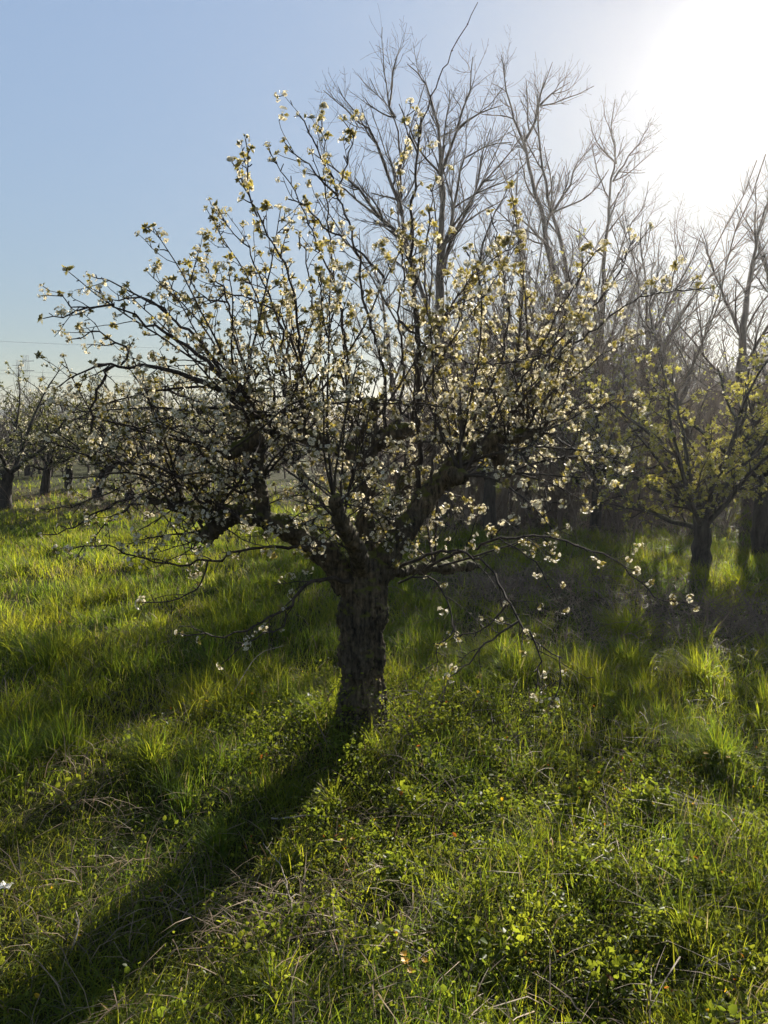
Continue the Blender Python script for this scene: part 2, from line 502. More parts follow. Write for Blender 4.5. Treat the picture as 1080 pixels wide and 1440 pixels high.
mbs = MB()
for R, pts in scaffold:
    P = catmull([at_t(p) for p in pts], 0.03)
    Rr = np.interp(np.linspace(0, len(R) - 1, len(P)), np.arange(len(R)), R)
    Rr = np.where(np.array([p.z for p in P]) < .8, .93, 0.78) * Rr * (1 + 0.07 * np.sin(np.arange(len(P)) * 0.9 + len(P)))
    c0, c1 = P[0] - (P[1] - P[0]) * 0.3, P[-1] + (P[-1] - P[-2]) * 0.3
    P = [c0] + P + [c1]; Rr = [Rr[0] * 0.3] + list(Rr) + [Rr[-1] * 0.55]
    n0 = mbs.n
    tubes(mbs, [(P, Rr)], 14)
    n = len(P)
    mbs.add(np.array([tuple(P[0]), tuple(P[-1])]), np.zeros((0, 3), int)) if False else None
    k = 14
    capV = np.array([tuple(P[0]), tuple(P[-1])])
    a = np.arange(k); b = (a + 1) % k
    mbs.V.append(capV.astype(np.float32)); mbs.K.append(np.ones((2, 4), np.float32))
    i0, i1 = mbs.n, mbs.n + 1; mbs.n += 2
    mbs.F.append(np.stack([np.full(k, i0), n0 + b, n0 + a], -1)); mbs.M.append(np.zeros(k, np.int32))
    e = n0 + (n - 1) * k
    mbs.F.append(np.stack([np.full(k, i1), e + a, e + b], -1)); mbs.M.append(np.zeros(k, np.int32))
tmp = bpy.data.objects.new('tmp', mbs.mesh('tmp', [M_bark])); C.objects.link(tmp)
md = tmp.modifiers.new('r', 'REMESH'); md.mode = 'VOXEL'; md.voxel_size = 0.0075
md2 = tmp.modifiers.new('s', 'SMOOTH'); md2.factor = 0.5; md2.iterations = 4
dg = bpy.context.evaluated_depsgraph_get()
trunk_me = bpy.data.meshes.new_from_object(tmp.evaluated_get(dg))
bpy.data.objects.remove(tmp)
trunk_me.name = 'trunk'
nv = len(trunk_me.vertices)
co = np.zeros(nv * 3, np.float32); trunk_me.vertices.foreach_get('co', co); co = co.reshape(-1, 3)
no = np.zeros(nv * 3, np.float32); trunk_me.vertices.foreach_get('normal', no); no = no.reshape(-1, 3)
ang = np.arctan2(co[:, 1] - TY, co[:, 0] + 0.126)
d = (0.006 - 0.003 * np.clip((0.85 - co[:, 2]) / 0.2, 0, 1)) * smooth_noise(co[:, 0] + co[:, 2] * .7, co[:, 1] + co[:, 2] * .9, 21, 0.16) + 0.005 * smooth_noise(co[:, 0] * 1.3 + co[:, 2], co[:, 1] - co[:, 2] * 1.1, 22, 0.05)
low = np.clip((0.85 - co[:, 2]) / 0.2, 0, 1)
q3 = co * np.array([1, 1, .22])
d += (.35 + .65 * low) * (.026 * (.45 - np.abs(noise3(q3 * np.array([1, 1, .8]), 23, .12))) + .012 * (.5 - np.abs(noise3(q3 * np.array([1, 1, 1.6]), 26, .05))) + .004 * noise3(q3 * np.array([1, 1, 3]), 24, .02))
d += low * (.012 * noise3(co * np.array([1, 1, .6]), 27, .3))
d += 0.028 * np.clip(0.34 - co[:, 2], 0, .34) / .34 * np.sin(ang * 5 + 1 + .8 * np.sin(ang * 2)) + .004 * noise3(co, 25, .05)
co += no * d[:, None]
trunk_me.vertices.foreach_set('co', co.ravel())
trunk_me.polygons.foreach_set('use_smooth', np.ones(len(trunk_me.polygons), bool))
trunk_me.update()
if not trunk_me.materials: trunk_me.materials.append(M_bark)
tr = bpy.data.objects.new('trunk', trunk_me); C.objects.link(tr); tr.parent = TREE; tr.matrix_parent_inverse = Matrix.Translation(-TREE.location)

# traced branches: (depth at base, depth at tip, base radius, tip radius, leafiness 0..1, points)
traced = [
    (-.2, -.35, .020, .0035, .4, [(342, 560), (300, 520), (250, 480), (205, 455), (175, 437), (152, 425), (142, 415), (128, 405)]),
    (-.3, -.32, .008, .0025, .3, [(160, 428), (130, 433), (100, 428), (82, 420), (63, 415)]),
    (-.3, -.38, .006, .0025, .3, [(125, 432), (105, 440), (88, 446), (60, 448)]),
    (-.15, .1, .018, .0035, .4, [(330, 555), (290, 495), (240, 445), (212, 425), (190, 420), (168, 421), (148, 427)]),
    (.0, .1, .010, .003, .5, [(235, 442), (205, 418), (190, 412), (165, 400), (145, 392), (128, 388)]),
    (-.12, -.5, .024, .005, .2, [(345, 570), (320, 552), (280, 535), (240, 520), (200, 514), (170, 513), (145, 512), (132, 512)]),
    (-.45, -.6, .007, .003, .2, [(150, 513), (122, 520), (100, 530), (80, 545)]),
    (-.42, -.35, .010, .006, .1, [(160, 514), (147, 530), (137, 550), (130, 575), (128, 610)]),
    (-.4, -.2, .008, .003, .2, [(170, 513), (180, 493), (168, 482), (148, 475), (128, 463), (118, 470), (100, 477)]),
    (-.1, .35, .013, .003, .6, [(355, 565), (345, 520), (330, 470), (320, 420), (300, 390), (288, 375), (272, 360)]),
    (-.1, .15, .012, .003, .6, [(400, 560), (398, 480), (385, 437), (350, 420), (318, 415), (300, 426), (280, 410), (265, 383)]),
    (.0, .2, .007, .003, .6, [(320, 425), (295, 420), (265, 420), (250, 413), (234, 404)]),
    (.0, -.5, .014, .003, .8, [(428, 600), (425, 540), (417, 450), (408, 395), (395, 360), (375, 330), (360, 300), (347, 265), (350, 230), (345, 195)]),
    (-.3, -.45, .006, .003, .8, [(362, 305), (350, 280), (338, 250), (326, 228)]),
    (.0, .3, .012, .003, .8, [(420, 600), (415, 500), (395, 450), (370, 395), (350, 350), (325, 330), (305, 290)]),
    (.15, .4, .013, .003, .8, [(492, 610), (490, 560), (482, 460), (470, 400), (450, 355), (435, 315), (415, 270), (395, 240), (378, 208)]),
    (.15, .0, .016, .004, .7, [(542, 610), (540, 515), (525, 470), (510, 420), (500, 340), (475, 275), (455, 225), (440, 195), (420, 162)]),
    (.0, -.2, .008, .003, .8, [(475, 275), (455, 255), (425, 225), (400, 200)]),
    (.2, .5, .012, .003, .7, [(515, 590), (490, 540), (480, 445), (465, 350), (457, 255), (455, 210), (452, 170)]),
    (.1, .2, .007, .003, .8, [(472, 275), (487, 230), (495, 195), (483, 170)]),
    (.1, .1, .010, .004, .4, [(540, 390), (500, 350), (455, 318), (430, 290), (405, 280)]),
    (.15, -.1, .022, .006, .45, [(588, 700), (590, 600), (587, 525), (585, 450), (580, 380), (580, 325), (583, 265), (588, 200), (592, 165)]),
    (-.1, -.25, .006, .002, .0, [(588, 185), (592, 165), (600, 150), (612, 122), (622, 95), (637, 73), (655, 38), (672, 3)]),
    (-.05, .0, .007, .003, .5, [(587, 215), (575, 190), (570, 168), (583, 155)]),
    (.1, .4, .012, .003, .6, [(560, 610), (568, 520), (562, 440), (568, 370), (560, 300), (566, 240), (572, 200)]),
    (.1, -.4, .012, .003, .7, [(605, 690), (612, 600), (610, 500), (602, 430), (598, 360), (604, 300), (612, 255)]),
    (.15, .4, .016, .004, .6, [(585, 600), (590, 540), (600, 485), (625, 445), (650, 410), (675, 380), (705, 360), (735, 334)]),
    (.2, .0, .014, .003, .6, [(640, 650), (660, 600), (685, 550), (705, 500), (715, 450), (710, 400), (700, 350), (690, 300)]),
    (.3, .5, .018, .004, .6, [(650, 645), (680, 600), (705, 545), (740, 515), (790, 475), (840, 425), (870, 380), (892, 335)]),
    (.3, .1, .014, .003, .5, [(690, 620), (730, 570), (780, 510), (840, 460), (890, 425), (940, 410), (1000, 405)]),
    (.25, -.3, .012, .003, .7, [(690, 625), (720, 560), (755, 500), (790, 430), (820, 380), (850, 345)]),
    (.3, .0, .012, .003, .6, [(730, 612), (770, 560), (815, 525), (860, 490), (900, 470)]),
    (.35, .6, .012, .003, .6, [(760, 606), (800, 580), (840, 570), (880, 560), (905, 575)]),
    (.3, -.2, .010, .003, .6, [(765, 608), (790, 620), (815, 640), (830, 670), (822, 700)]),
    (.2, -.3, .010, .003, .4, [(700, 625), (735, 640), (760, 670), (770, 700), (765, 730)]),
    (.1, -.5, .010, .003, .5, [(560, 450), (620, 500), (700, 510), (760, 500), (800, 512)]),
    (.3, -.35, .013, .003, .45, [(590, 800), (640, 778), (680, 767), (702, 755), (747, 753), (784, 759), (821, 770), (865, 789), (887, 807), (921, 839), (947, 846), (978, 854)]),
    (-.1, -.2, .006, .0025, .3, [(702, 757), (735, 777), (754, 792), (776, 830), (793, 857)]),
    (.1, -.75, .013, .003, .1, [(560, 800), (620, 775), (675, 788), (705, 830), (725, 862), (750, 900), (785, 925), (788, 970), (770, 997)]),
    (-.45, -.6, .008, .003, .1, [(730, 873), (692, 898), (655, 935), (632, 952)]),
    (-.5, -.6, .007, .003, .1, [(745, 888), (757, 915), (760, 940), (752, 975)]),
    (-.3, -.2, .007, .003, .1, [(712, 850), (700, 868), (680, 885), (650, 892), (625, 905)]),
    (.0, -.4, .009, .003, .1, [(560, 820), (600, 812), (625, 840), (640, 880), (618, 910), (612, 940)]),
    (-.15, -.7, .016, .003, .1, [(490, 818), (462, 815), (428, 823), (412, 850), (378, 868), (345, 887), (300, 892), (250, 890)]),
    (-.4, -.6, .007, .003, .1, [(402, 860), (398, 882), (370, 890), (330, 915), (310, 935)]),
    (-.2, -.6, .012, .003, .15, [(430, 770), (370, 770), (325, 780), (280, 790), (235, 792), (190, 782), (150, 768), (100, 772)]),
    (-.45, -.5, .007, .003, .1, [(292, 790), (280, 820), (250, 845), (200, 847)]),
    (-.25, -.55, .015, .003, .2, [(345, 735), (300, 703), (260, 677), (213, 653), (167, 650), (123, 640), (83, 623), (57, 613)]),
    (-.2, -.3, .012, .004, .2, [(300, 718), (267, 690), (217, 660), (180, 615), (150, 583), (128, 568)]),
    (-.1, -.2, .012, .003, .2, [(345, 660), (283, 677), (233, 683), (187, 677), (143, 697), (100, 712), (55, 715)]),
    (-.2, -.65, .012, .003, .2, [(285, 735), (243, 707), (217, 677), (180, 663), (140, 668), (95, 672)]),
    (-.1, .3, .012, .003, .3, [(348, 590), (310, 575), (260, 560), (215, 545), (180, 560), (150, 570)]),
    (-.1, .4, .012, .003, .3, [(355, 620), (310, 612), (260, 600), (215, 605), (170, 618), (130, 625)]),
    (-.15, -.7, .012, .003, .2, [(365, 690), (330, 690), (300, 660), (270, 620), (235, 600), (195, 590)]),
    (-.1, .2, .012, .003, .2, [(220, 703), (180, 715), (150, 735), (130, 760)]),
    (-.1, -.3, .010, .003, .2, [(230, 707), (190, 700), (140, 720), (95, 745), (60, 752)]),
    (.1, .5, .010, .003, .5, [(396, 605), (380, 540), (372, 480), (362, 430), (358, 380)]),
    (.1, -.5, .010, .003, .5, [(404, 603), (440, 540), (452, 480), (440, 420), (430, 370), (420, 330)]),
]
BR = random.Random(77)

def crown_ok(p):
    """Keeps loose shoots inside the crown's egg-shaped envelope (world space)."""
    x = (p.x + 0.05) / (1.55 if p.x < 0 else 1.3); y = (p.y - TY) / 1.2; z = (p.z - 1.75) / (1.42 if p.z > 1.75 else 1.15)
    top = 3.15 - 0.55 * max(0, -p.x - 0.6) ** 1 * 1.3 - 0.9 * max(0, p.x - 0.35)
    return x * x + y * y + z * z < 1.0 and p.z < top

branches = []      # (path, radii, leafiness)
for d0, d1, r0, r1, lf, pts in traced:
    n = len(pts)
    P = catmull([at(x, y, TY + d0 + (d1 - d0) * (i / (n - 1))) for i, (x, y) in enumerate(pts)], 0.045, 0.0065, BR)
    branches.append((P, taper(len(P), r0 * .72, r1 * .8, 0.8), lf, True))
# loose shoots filling the crown in depth
heads = [(342, 548, -.12), (356, 590, -.12), (390, 606, 0), (410, 604, .03), (450, 622, .1), (522, 570, .18), (522, 600, .18), (580, 603, .1), (640, 660, .1), (650, 670, -.03),
         (700, 618, .27), (735, 611, .3), (765, 606, .34), (712, 665, .35), (225, 704, -.1), (260, 712, -.16), (290, 750, -.26), (318, 638, -.3), (470, 702, -.6), (480, 735, -.5), (568, 665, .74), (560, 700, .6), (668, 796, .7), (610, 798, .4), (520, 640, .18), (365, 680, -.17)]
n_try = 0
while n_try < 1200 and sum(1 for b in branches if not b[3]) < 108:
    n_try += 1
    h = heads[BR.randrange(len(heads))]
    p0 = at_t(h)
    az = BR.uniform(0, 2 * math.pi)
    el = math.radians(BR.choice([BR.uniform(5, 35), BR.uniform(35, 80), BR.uniform(35, 80)]))
    outw = Vector((p0.x + 0.1, p0.y - TY, 0)) * 0.7
    dr = (Vector((math.cos(az) * math.cos(el), math.sin(az) * math.cos(el), math.sin(el))) + outw).normalized()
    L = BR.uniform(0.5, 1.35)
    P = grow(p0, dr, L, 16, BR, 0.10, 0.02 if el > 0.6 else -0.035)
    P = [p for i, p in enumerate(P) if i == 0 or crown_ok(p)]
    if len(P) < 7: continue
    branches.append((P, taper(len(P), 0.0042 + 0.003 * L, 0.002), min(0.9, max(0.15, (P[-1].z - 1.3) / 1.4)), False))

for _ in range(200):
    pts_ = scaffold[BR.choice([1, 1, 2, 2, 3, 3, 5, 6, 8, 8, 8, 11, 12, 13])][1]
    i_ = BR.randrange(len(pts_) - 1) if BR.random() < .5 else len(pts_) - 2
    p0 = at_t(pts_[i_]).lerp(at_t(pts_[i_ + 1]), BR.random())
    if p0.z < .85: continue
    P = grow(p0, Vector((BR.gauss(0, .8), BR.gauss(0, .8), BR.uniform(-.35, 1.1))), BR.uniform(.15, .5), 9, BR, .16, .0)
    P = [p for i, p in enumerate(P) if i == 0 or crown_ok(p)]
    if len(P) < 6: continue
    branches.append((P, taper(len(P), .0042, .0015), BR.uniform(.15, .45), False))

clusters = {'w': [], 'm': [], 'l': []}
def add_cluster(p, d, leafy, sc=1.0):
    r = BR.random()
    if r < (1 - leafy) * 0.62: k = 'w'
    elif r < 1 - leafy * 0.35: k = 'm'
    else: k = 'l'
    clusters[k].append((p, d, sc * BR.uniform(0.55, 1.02) * (.9 + .45 * max(0, leafy - .3))))

for bi, (P, R, lf, tr_) in enumerate(branches):
    mbb = MB()
    tubes(mbb, [(P, R)], 6)
    tw = []
    seg = 0.0; total = sum((P[i + 1] - P[i]).length for i in range(len(P) - 1)); s = 0.0
    nxt = BR.uniform(0.15, 0.3) * total if total > 0.5 else 0.1
    bare = lf == 0.0
    for i in range(len(P) - 1):
        T = (P[i + 1] - P[i]); ln = T.length; T.normalize(); s += ln
        if bare:
            if s > nxt: nxt = s + 0.08; tw.append(([P[i], P[i] + side_dir(T, 0.8, BR) * 0.008], [0.004, 0.002]))
            continue
        while s > nxt:
            nxt += BR.uniform(0.022, 0.062)
            t = s / total
            if BR.random() < 0.30:
                L = BR.uniform(0.07, 0.34) * (1.15 - 0.6 * t)
                dr = side_dir(T, BR.uniform(0.5, 1.1), BR)
                Q = grow(P[i], dr, L, 5, BR, 0.22, 0.08 if lf > 0.35 else -0.01)
                tw.append((Q, taper(6, min(R[i] * 0.6, 0.0032), 0.0013)))
                for q in range(1, 6):
                    if BR.random() < 0.5:
                        d2 = side_dir((Q[q] - Q[q - 1]).normalized(), 0.9, BR)
                        e = Q[q] + d2 * BR.uniform(0.008, 0.035)
                        tw.append(([Q[q], e], [0.0022, 0.0018]))
                        if BR.random() < (.2 if tr_ and lf <= .1 else .46 + .2 * lf): add_cluster(e, d2, lf, 0.9)
                if BR.random() < (.3 if tr_ and lf <= .1 else .72): add_cluster(Q[-1], (Q[-1] - Q[-2]).normalized(), lf, .75 if tr_ and lf <= .1 else 1)
            else:
                d2 = side_dir(T, BR.uniform(0.6, 1.3), BR); d2 = (d2 + Vector((0, 0, 0.25))).normalized()
                e = P[i] + d2 * (R[i] + BR.uniform(0.006, 0.045))
                tw.append(([P[i], (P[i] + e) / 2 + rv(BR) * 0.004, e], [0.0032, 0.0026, 0.0024]))
                if BR.random() < (0.2 if tr_ and lf <= .1 else 0.43 + .2 * lf): add_cluster(e, d2, lf)
    tubes(mbb, tw, 4)
    if not bare: add_cluster(P[-1], (P[-1] - P[-2]).normalized(), lf)
    mbb.build('branch', [M_twig], TREE)
ncl = {k: len(v) for k, v in clusters.items()}
print('clusters', ncl, 'branches', len(branches))

# the hundred clusters that show largest are parts of their own, the rest one part
allc = [(k, c) for k, v in clusters.items() for c in v]
allc.sort(key=lambda kc: (kc[1][0] - cam.location).length)
prot_me = {}
for kind, protos in (('w', CL_WHITE), ('m', CL_MIX), ('l', CL_LEAF)):
    prot_me[kind] = []
    for pr in protos:
        b = MB(); scatter(b, pr, np.zeros((1, 3)), np.eye(3)[None], np.ones(1))
        prot_me[kind].append(b.mesh('blossom_cluster', [M_petal, M_young, M_stamen]))
NPR = np.random.default_rng(3)
seen = 0; rest = {'w': [], 'm': [], 'l': []}
for k, c in allc:
    v = c[0] - cam.location
    fwd = v.y * CP - v.z * SP
    ok = fwd > 0.3 and abs(v.x / fwd) < 0.5 and abs((v.y * SP + v.z * CP) / fwd) < 0.67
    if seen < 100 and ok:
        seen += 1
        o = bpy.data.objects.new('blossom_cluster', BR.choice(prot_me[k])); C.objects.link(o)
        rot = rot_batch(1, NPR, np.array([tuple(c[1])]))[0]
        o.matrix_world = Matrix.Translation(c[0] - TREE.location) @ Matrix(rot.tolist()).to_4x4() @ Matrix.Scale(c[2], 4)
        o.parent = TREE
    else: rest[k].append(c)
mbc = MB()
place_clusters(mbc, CL_WHITE, rest['w'], NPR); place_clusters(mbc, CL_MIX, rest['m'], NPR); place_clusters(mbc, CL_LEAF, rest['l'], NPR)
tag(mbc.build('blossom', [M_petal, M_young, M_stamen], TREE), kind='stuff')

# ------------------------------------------------------------------ other trees
def ramify(out, tips, P, R, lvl, cfg, rng):
    total = sum((P[i + 1] - P[i]).length for i in range(len(P) - 1))
    s = 0.0; nxt = cfg['start'][lvl] * total; side = rng.random() * 6.28
    for i in range(len(P) - 1):
        T = P[i + 1] - P[i]; ln = T.length
        if ln < 1e-6: continue
        T = T / ln; s += ln
        while s > nxt:
            nxt += cfg['sp'][lvl] * rng.uniform(0.6, 1.4)
            L = cfg['len'][lvl] * rng.choice((rng.uniform(0.2, .6), rng.uniform(.6, 1.25))) * (1.1 - 0.65 * s / total)
            Q = grow(P[i], side_dir(T, cfg['ang'][lvl] * rng.uniform(0.5, 1.6), rng), L, cfg['n'][lvl], rng, cfg['wander'], cfg['up'])
            r0 = min(R[i] * 0.65, cfg['r'][lvl])
            out[lvl].append((Q, taper(len(Q), r0, max(r0 * 0.35, cfg['rmin']))))
            if lvl + 1 < len(cfg['sp']): ramify(out, tips, Q, out[lvl][-1][1], lvl + 1, cfg, rng)
            if lvl + 1 == len(cfg['sp']):
                tips.append((Q[-1], (Q[-1] - Q[-2]).normalized())); tips.append((Q[len(Q) // 2], (Q[-1] - Q[0]).normalized()))

BARE = dict(start=[.06, .1, .1], sp=[.28, .135, .09], len=[1.6, .75, .40], ang=[.62, .65, .7], n=[7, 5, 4], r=[.022, .009, .0045], rmin=.002, wander=.2, up=.07)

def bare_tree(label, Y, base, stems, rng_seed, cfg=BARE, group='bare trees at the wood edge', leaf=None, name='bare_tree', depth=0.8, mat_=None):
    """stems: list of (r0, r1, [(px, py), ...]); first one starts at the ground."""
    rng = random.Random(rng_seed)
    b = at(base[0], base[1], Y); b.z = hz(b.x, b.y)
    t = thing(name, b, label, 'tree', group)
    main, out, tips = [], [[] for _ in cfg['sp']], []
    first = True
    for r0, r1, pts in stems:
        dz = rng.uniform(-depth, depth)
        n = len(pts)
        W = []
        for i, (x, y) in enumerate(pts):
            f = 0 if first else (i / max(1, n - 1)) ** 1.3
            W.append(at(x, y, Y + dz * f))
        if first: W[0] = b - Vector((0, 0, 0.1))
        P = catmull(W, 0.25, 0.012, rng)
        R = taper(len(P), r0 * (1 if first else .78), r1 * (.74 if first else .6), 0.85)
        main.append((P, R))
        if not (first and len(stems) > 1 and r1 > 0.05): ramify(out, tips, P, R, 0, cfg, rng)
        first = False
    mt = MB(); tubes(mt, main[:1], 9); mt.build('trunk', [mat_ or M_bare], t)
    mc = MB()
    tubes(mc, main[1:], 7)
    for lv, o in enumerate(out): tubes(mc, o, 5 if lv == 0 else 3)
    if leaf:
        items = [(p, d, rng.uniform(0.7, 1.3) * leaf[2]) for p, d in tips if rng.random() < leaf[1]]
        n1 = mc.n
        place_clusters(mc, leaf[0], items, np.random.default_rng(rng_seed))
        for k in range(len(mc.M)):
            pass
    mc.build('crown', [mat_ or M_bare] if not leaf else [M_petal, M_yleaf, M_stamen], t)
    return t

bare_tree('tall bare tree with five spreading stems, rising directly behind the blossoming pear tree', 12.5, (628, 725), [
    (.13, .085, [(628, 725), (622, 600), (618, 470), (620, 347)]),
    (.07, .010, [(620, 347), (622, 273), (620, 243), (617, 193), (613, 163), (600, 120), (587, 103), (573, 90)]),
    (.04, .010, [(620, 247), (637, 200), (643, 183), (650, 157), (660, 127), (663, 103), (665, 80)]),
    (.03, .008, [(643, 183), (673, 160), (707, 148)]),
    (.06, .010, [(619, 480), (590, 400), (567, 327), (563, 227), (557, 170), (533, 133), (520, 110)]),
    (.045, .008, [(566, 300), (547, 247), (530, 203), (517, 183), (473, 143), (455, 127)]),
    (.03, .007, [(556, 165), (547, 150), (553, 103), (563, 67)]),
    (.05, .010, [(572, 350), (550, 320), (520, 290), (490, 250), (473, 237), (440, 215)]),
    (.035, .008, [(550, 320), (523, 297), (483, 267), (467, 257), (430, 235)]),
    (.05, .010, [(619, 400), (630, 350), (653, 307), (670, 267), (680, 207), (690, 180)]),
    (.045, .009, [(620, 370), (637, 293), (653, 223), (680, 207), (720, 200)]),
    (.045, .009, [(620, 450), (650, 420), (670, 387), (687, 320), (717, 263), (733, 245)]),
], 101)
bare_tree('tall slender bare tree forking into two high stems, right of the five-stemmed one', 15.0, (793, 705), [
    (.15, .09, [(793, 705), (800, 600), (800, 500), (790, 430), (779, 385)]),
    (.08, .010, [(779, 385), (770, 343), (760, 293), (747, 250), (737, 200), (723, 167), (710, 110), (705, 77)]),
    (.045, .008, [(737, 200), (753, 170), (760, 127), (777, 87)]),
    (.075, .010, [(797, 450), (795, 370), (777, 300), (767, 257), (760, 213), (757, 150), (770, 100)]),
    (.03, .007, [(757, 150), (778, 132), (802, 115)]),
    (.04, .008, [(777, 300), (800, 260), (812, 230), (840, 200)]),
    (.04, .008, [(770, 343), (745, 320), (725, 300), (715, 280)]),
], 102)
bare_tree('bare tree with one straight slender stem and a small round top, near the sun', 17.0, (838, 700), [
    (.15, .055, [(838, 700), (843, 600), (845, 480), (850, 360)]),
    (.055, .012, [(850, 360), (855, 310), (860, 250), (867, 225), (860, 190), (865, 140)]),
    (.03, .007, [(867, 230), (840, 200), (830, 170)]),
    (.03, .007, [(862, 255), (900, 200), (917, 165)]),
    (.04, .008, [(847, 420), (880, 330), (905, 290), (912, 255)]),
    (.04, .008, [(846, 450), (820, 370), (810, 330)]),
], 103)
bare_tree('pale bare tree with wide fine crown at the wood edge, right under the sun', 14.0, (1052, 735), [
    (.13, .07, [(1052, 735), (1045, 600), (1042, 500), (1050, 420)]),
    (.06, .010, [(1050, 420), (1062, 350), (1078, 290), (1105, 240)]),
    (.05, .010, [(1045, 480), (1020, 420), (1000, 370), (985, 330)]),
    (.05, .010, [(1044, 520), (1090, 440), (1120, 360), (1140, 300)]),
    (.04, .009, [(1043, 560), (990, 500), (950, 450), (930, 430)]),
], 104)
bare_tree('bare bushy tree of many thin upright stems, left of the pale wide crowned tree', 16.0, (920, 715), [
    (.10, .05, [(920, 715), (918, 620), (915, 540), (910, 470)]),
    (.05, .009, [(910, 470), (908, 400), (900, 340), (905, 300)]),
    (.045, .009, [(913, 520), (935, 440), (950, 370), (948, 310)]),
    (.045, .009, [(916, 560), (885, 470), (870, 410), (855, 370)]),
    (.04, .009, [(912, 480), (955, 400), (980, 350), (990, 320)]),
], 105)
bare_tree('thin bare tree among the thicket between the forked tree and the straight stemmed one', 13.5, (745, 725), [
    (.08, .045, [(745, 725), (740, 640), (735, 560), (720, 480)]),
    (.04, .009, [(720, 480), (715, 430), (722, 380), (735, 340)]),
    (.04, .009, [(735, 560), (760, 500), (775, 440), (800, 390)]),
    (.035, .008, [(738, 600), (705, 540), (690, 480), (680, 440)]),
], 106)
bare_tree('bare tree with a leaning trunk standing behind the yellow green pear tree', 12.5, (985, 730), [
    (.09, .05, [(985, 730), (975, 640), (950, 560), (930, 500)]),
    (.045, .009, [(930, 500), (915, 450), (920, 400), (935, 360)]),
    (.04, .009, [(955, 570), (980, 500), (1000, 440), (1020, 390)]),
    (.04, .009, [(965, 610), (920, 560), (880, 520), (850, 500)]),
], 107)
bare_tree('bare tree half hidden by the pear tree crown, left of the five-stemmed tree', 19.0, (560, 695), [
    (.10, .05, [(560, 695), (556, 600), (550, 520), (540, 440)]),
    (.045, .009, [(540, 440), (535, 400), (520, 370), (515, 340)]),
    (.04, .009, [(552, 540), (580, 470), (590, 430), (600, 400)]),
    (.04, .009, [(550, 530), (515, 480), (500, 440), (490, 420)]),
], 108)
bare_tree('bare tree leaning out at the far right end of the wood', 15.0, (1110, 730), [
    (.12, .06, [(1110, 730), (1105, 620), (1100, 520), (1098, 440)]),
    (.05, .010, [(1098, 440), (1080, 380), (1060, 330), (1040, 290)]),
    (.05, .010, [(1098, 440), (1110, 360), (1130, 280), (1150, 230)]),
    (.04, .009, [(1103, 560), (1060, 500), (1030, 460), (1010, 440)]),
], 109)

def gen_tree(label, name, base, Y, H, seed, cfg, mats, leafset=None, prob=0.5, lscale=1.0, trunk_r=0.09, trunk_h=0.9, nlimb=6, spread=1.0, group=None, lean=0.0, cat='tree', limb=.5):
    rng = random.Random(seed)
    b = at(base[0], base[1], Y); b.z = hz(b.x, b.y)
    t = thing(name, b, label, cat, group)
    T0 = [b - Vector((0, 0, .1)), b + Vector((lean * .3 + rng.uniform(-.04, .04), 0, trunk_h * .5)), b + Vector((lean, rng.uniform(-.05, .05), trunk_h))]
    P = catmull(T0, 0.12, 0.01, rng)
    mt = MB(); tubes(mt, [(P, taper(len(P), trunk_r * 1.25, trunk_r * .85))], 10)
    out, tips, main = [[] for _ in cfg['sp']], [], []
    for k in range(nlimb):
        az = k / nlimb * 6.283 + rng.uniform(-.4, .4)
        el = rng.uniform(.35, 1.15)
        st = P[-1 - (k % 3)]
        L = (H - trunk_h) * rng.uniform(.75, 1.1)
        Q = grow(st, Vector((math.cos(az) * math.cos(el) * spread, math.sin(az) * math.cos(el) * spread, math.sin(el))), L, 10, rng, 0.2, 0.05)
        Rr = taper(11, trunk_r * limb, .006); main.append((Q, Rr))
        ramify(out, tips, Q, Rr, 0, cfg, rng)
    tubes(mt, main, 7)
    mt.build('trunk', [mats[0]], t)
    mc = MB()
    for lv, o in enumerate(out): tubes(mc, o, 4 if lv == 0 else 3)
    mc.build('crown', [mats[1]], t)
    if leafset:
        items = [(p, d, rng.uniform(.6, 1.2) * lscale) for p, d in tips for _ in range(2) if rng.random() < prob]
        items = [(p + rv(rng) * .03, d, s) for p, d, s in items]
        ml = MB(); place_clusters(ml, leafset, items, np.random.default_rng(seed)); ml.build('foliage', [mats[2], mats[3], M_stamen], t)
    return t

ORCH = dict(start=[.15, .12], sp=[.14, .09], len=[.8, .30], ang=[.8, .8], n=[6, 4], r=[.014, .006], rmin=.003, wander=.2, up=.05)
G_ORCH = 'orchard trees'
TREES_L = [
    ('blossoming orchard tree with a dark forked trunk, farthest to the left of the row', (8, 716), 14.2, 3.0, .11),
    ('blossoming orchard tree with a dark upright trunk, second in the row from the left edge', (138, 706), 15.5, 2.7, .10),
    ('small blossoming orchard tree with thin trunk, showing between the second and the front tree', (97, 692), 18.5, 2.7, .08),
    ('blossoming orchard tree far down the row, just left of the dark conifer', (215, 688), 20.5, 3.0, .09),
    ('blossoming orchard tree seen through the left limb of the front pear tree', (290, 694), 18.0, 3.1, .10),
    ('blossoming orchard tree seen through the fork of the front pear tree', (430, 694), 18.5, 3.2, .10),
    ('far blossoming orchard tree at the left edge behind the forked trunk', (40, 672), 24.0, 2.9, .09),
    ('far blossoming orchard tree in the gap below the dark conifer', (170, 668), 26.0, 3.0, .09),
    ('orchard tree with olive leaves and low twigs, between the second trunk and the front tree', (255, 712), 14.5, 3.0, .09),
    ('orchard tree with olive leaves filling the gap beside the leftmost forked trunk', (62, 700), 16.8, 2.9, .09),
    ('low orchard tree with olive leaves just behind the drooping left branches of the front tree', (185, 715), 14.0, 2.4, .08),
    ('far blossoming orchard tree behind the mossy upright limb', (350, 670), 25.0, 3.2, .09),
]
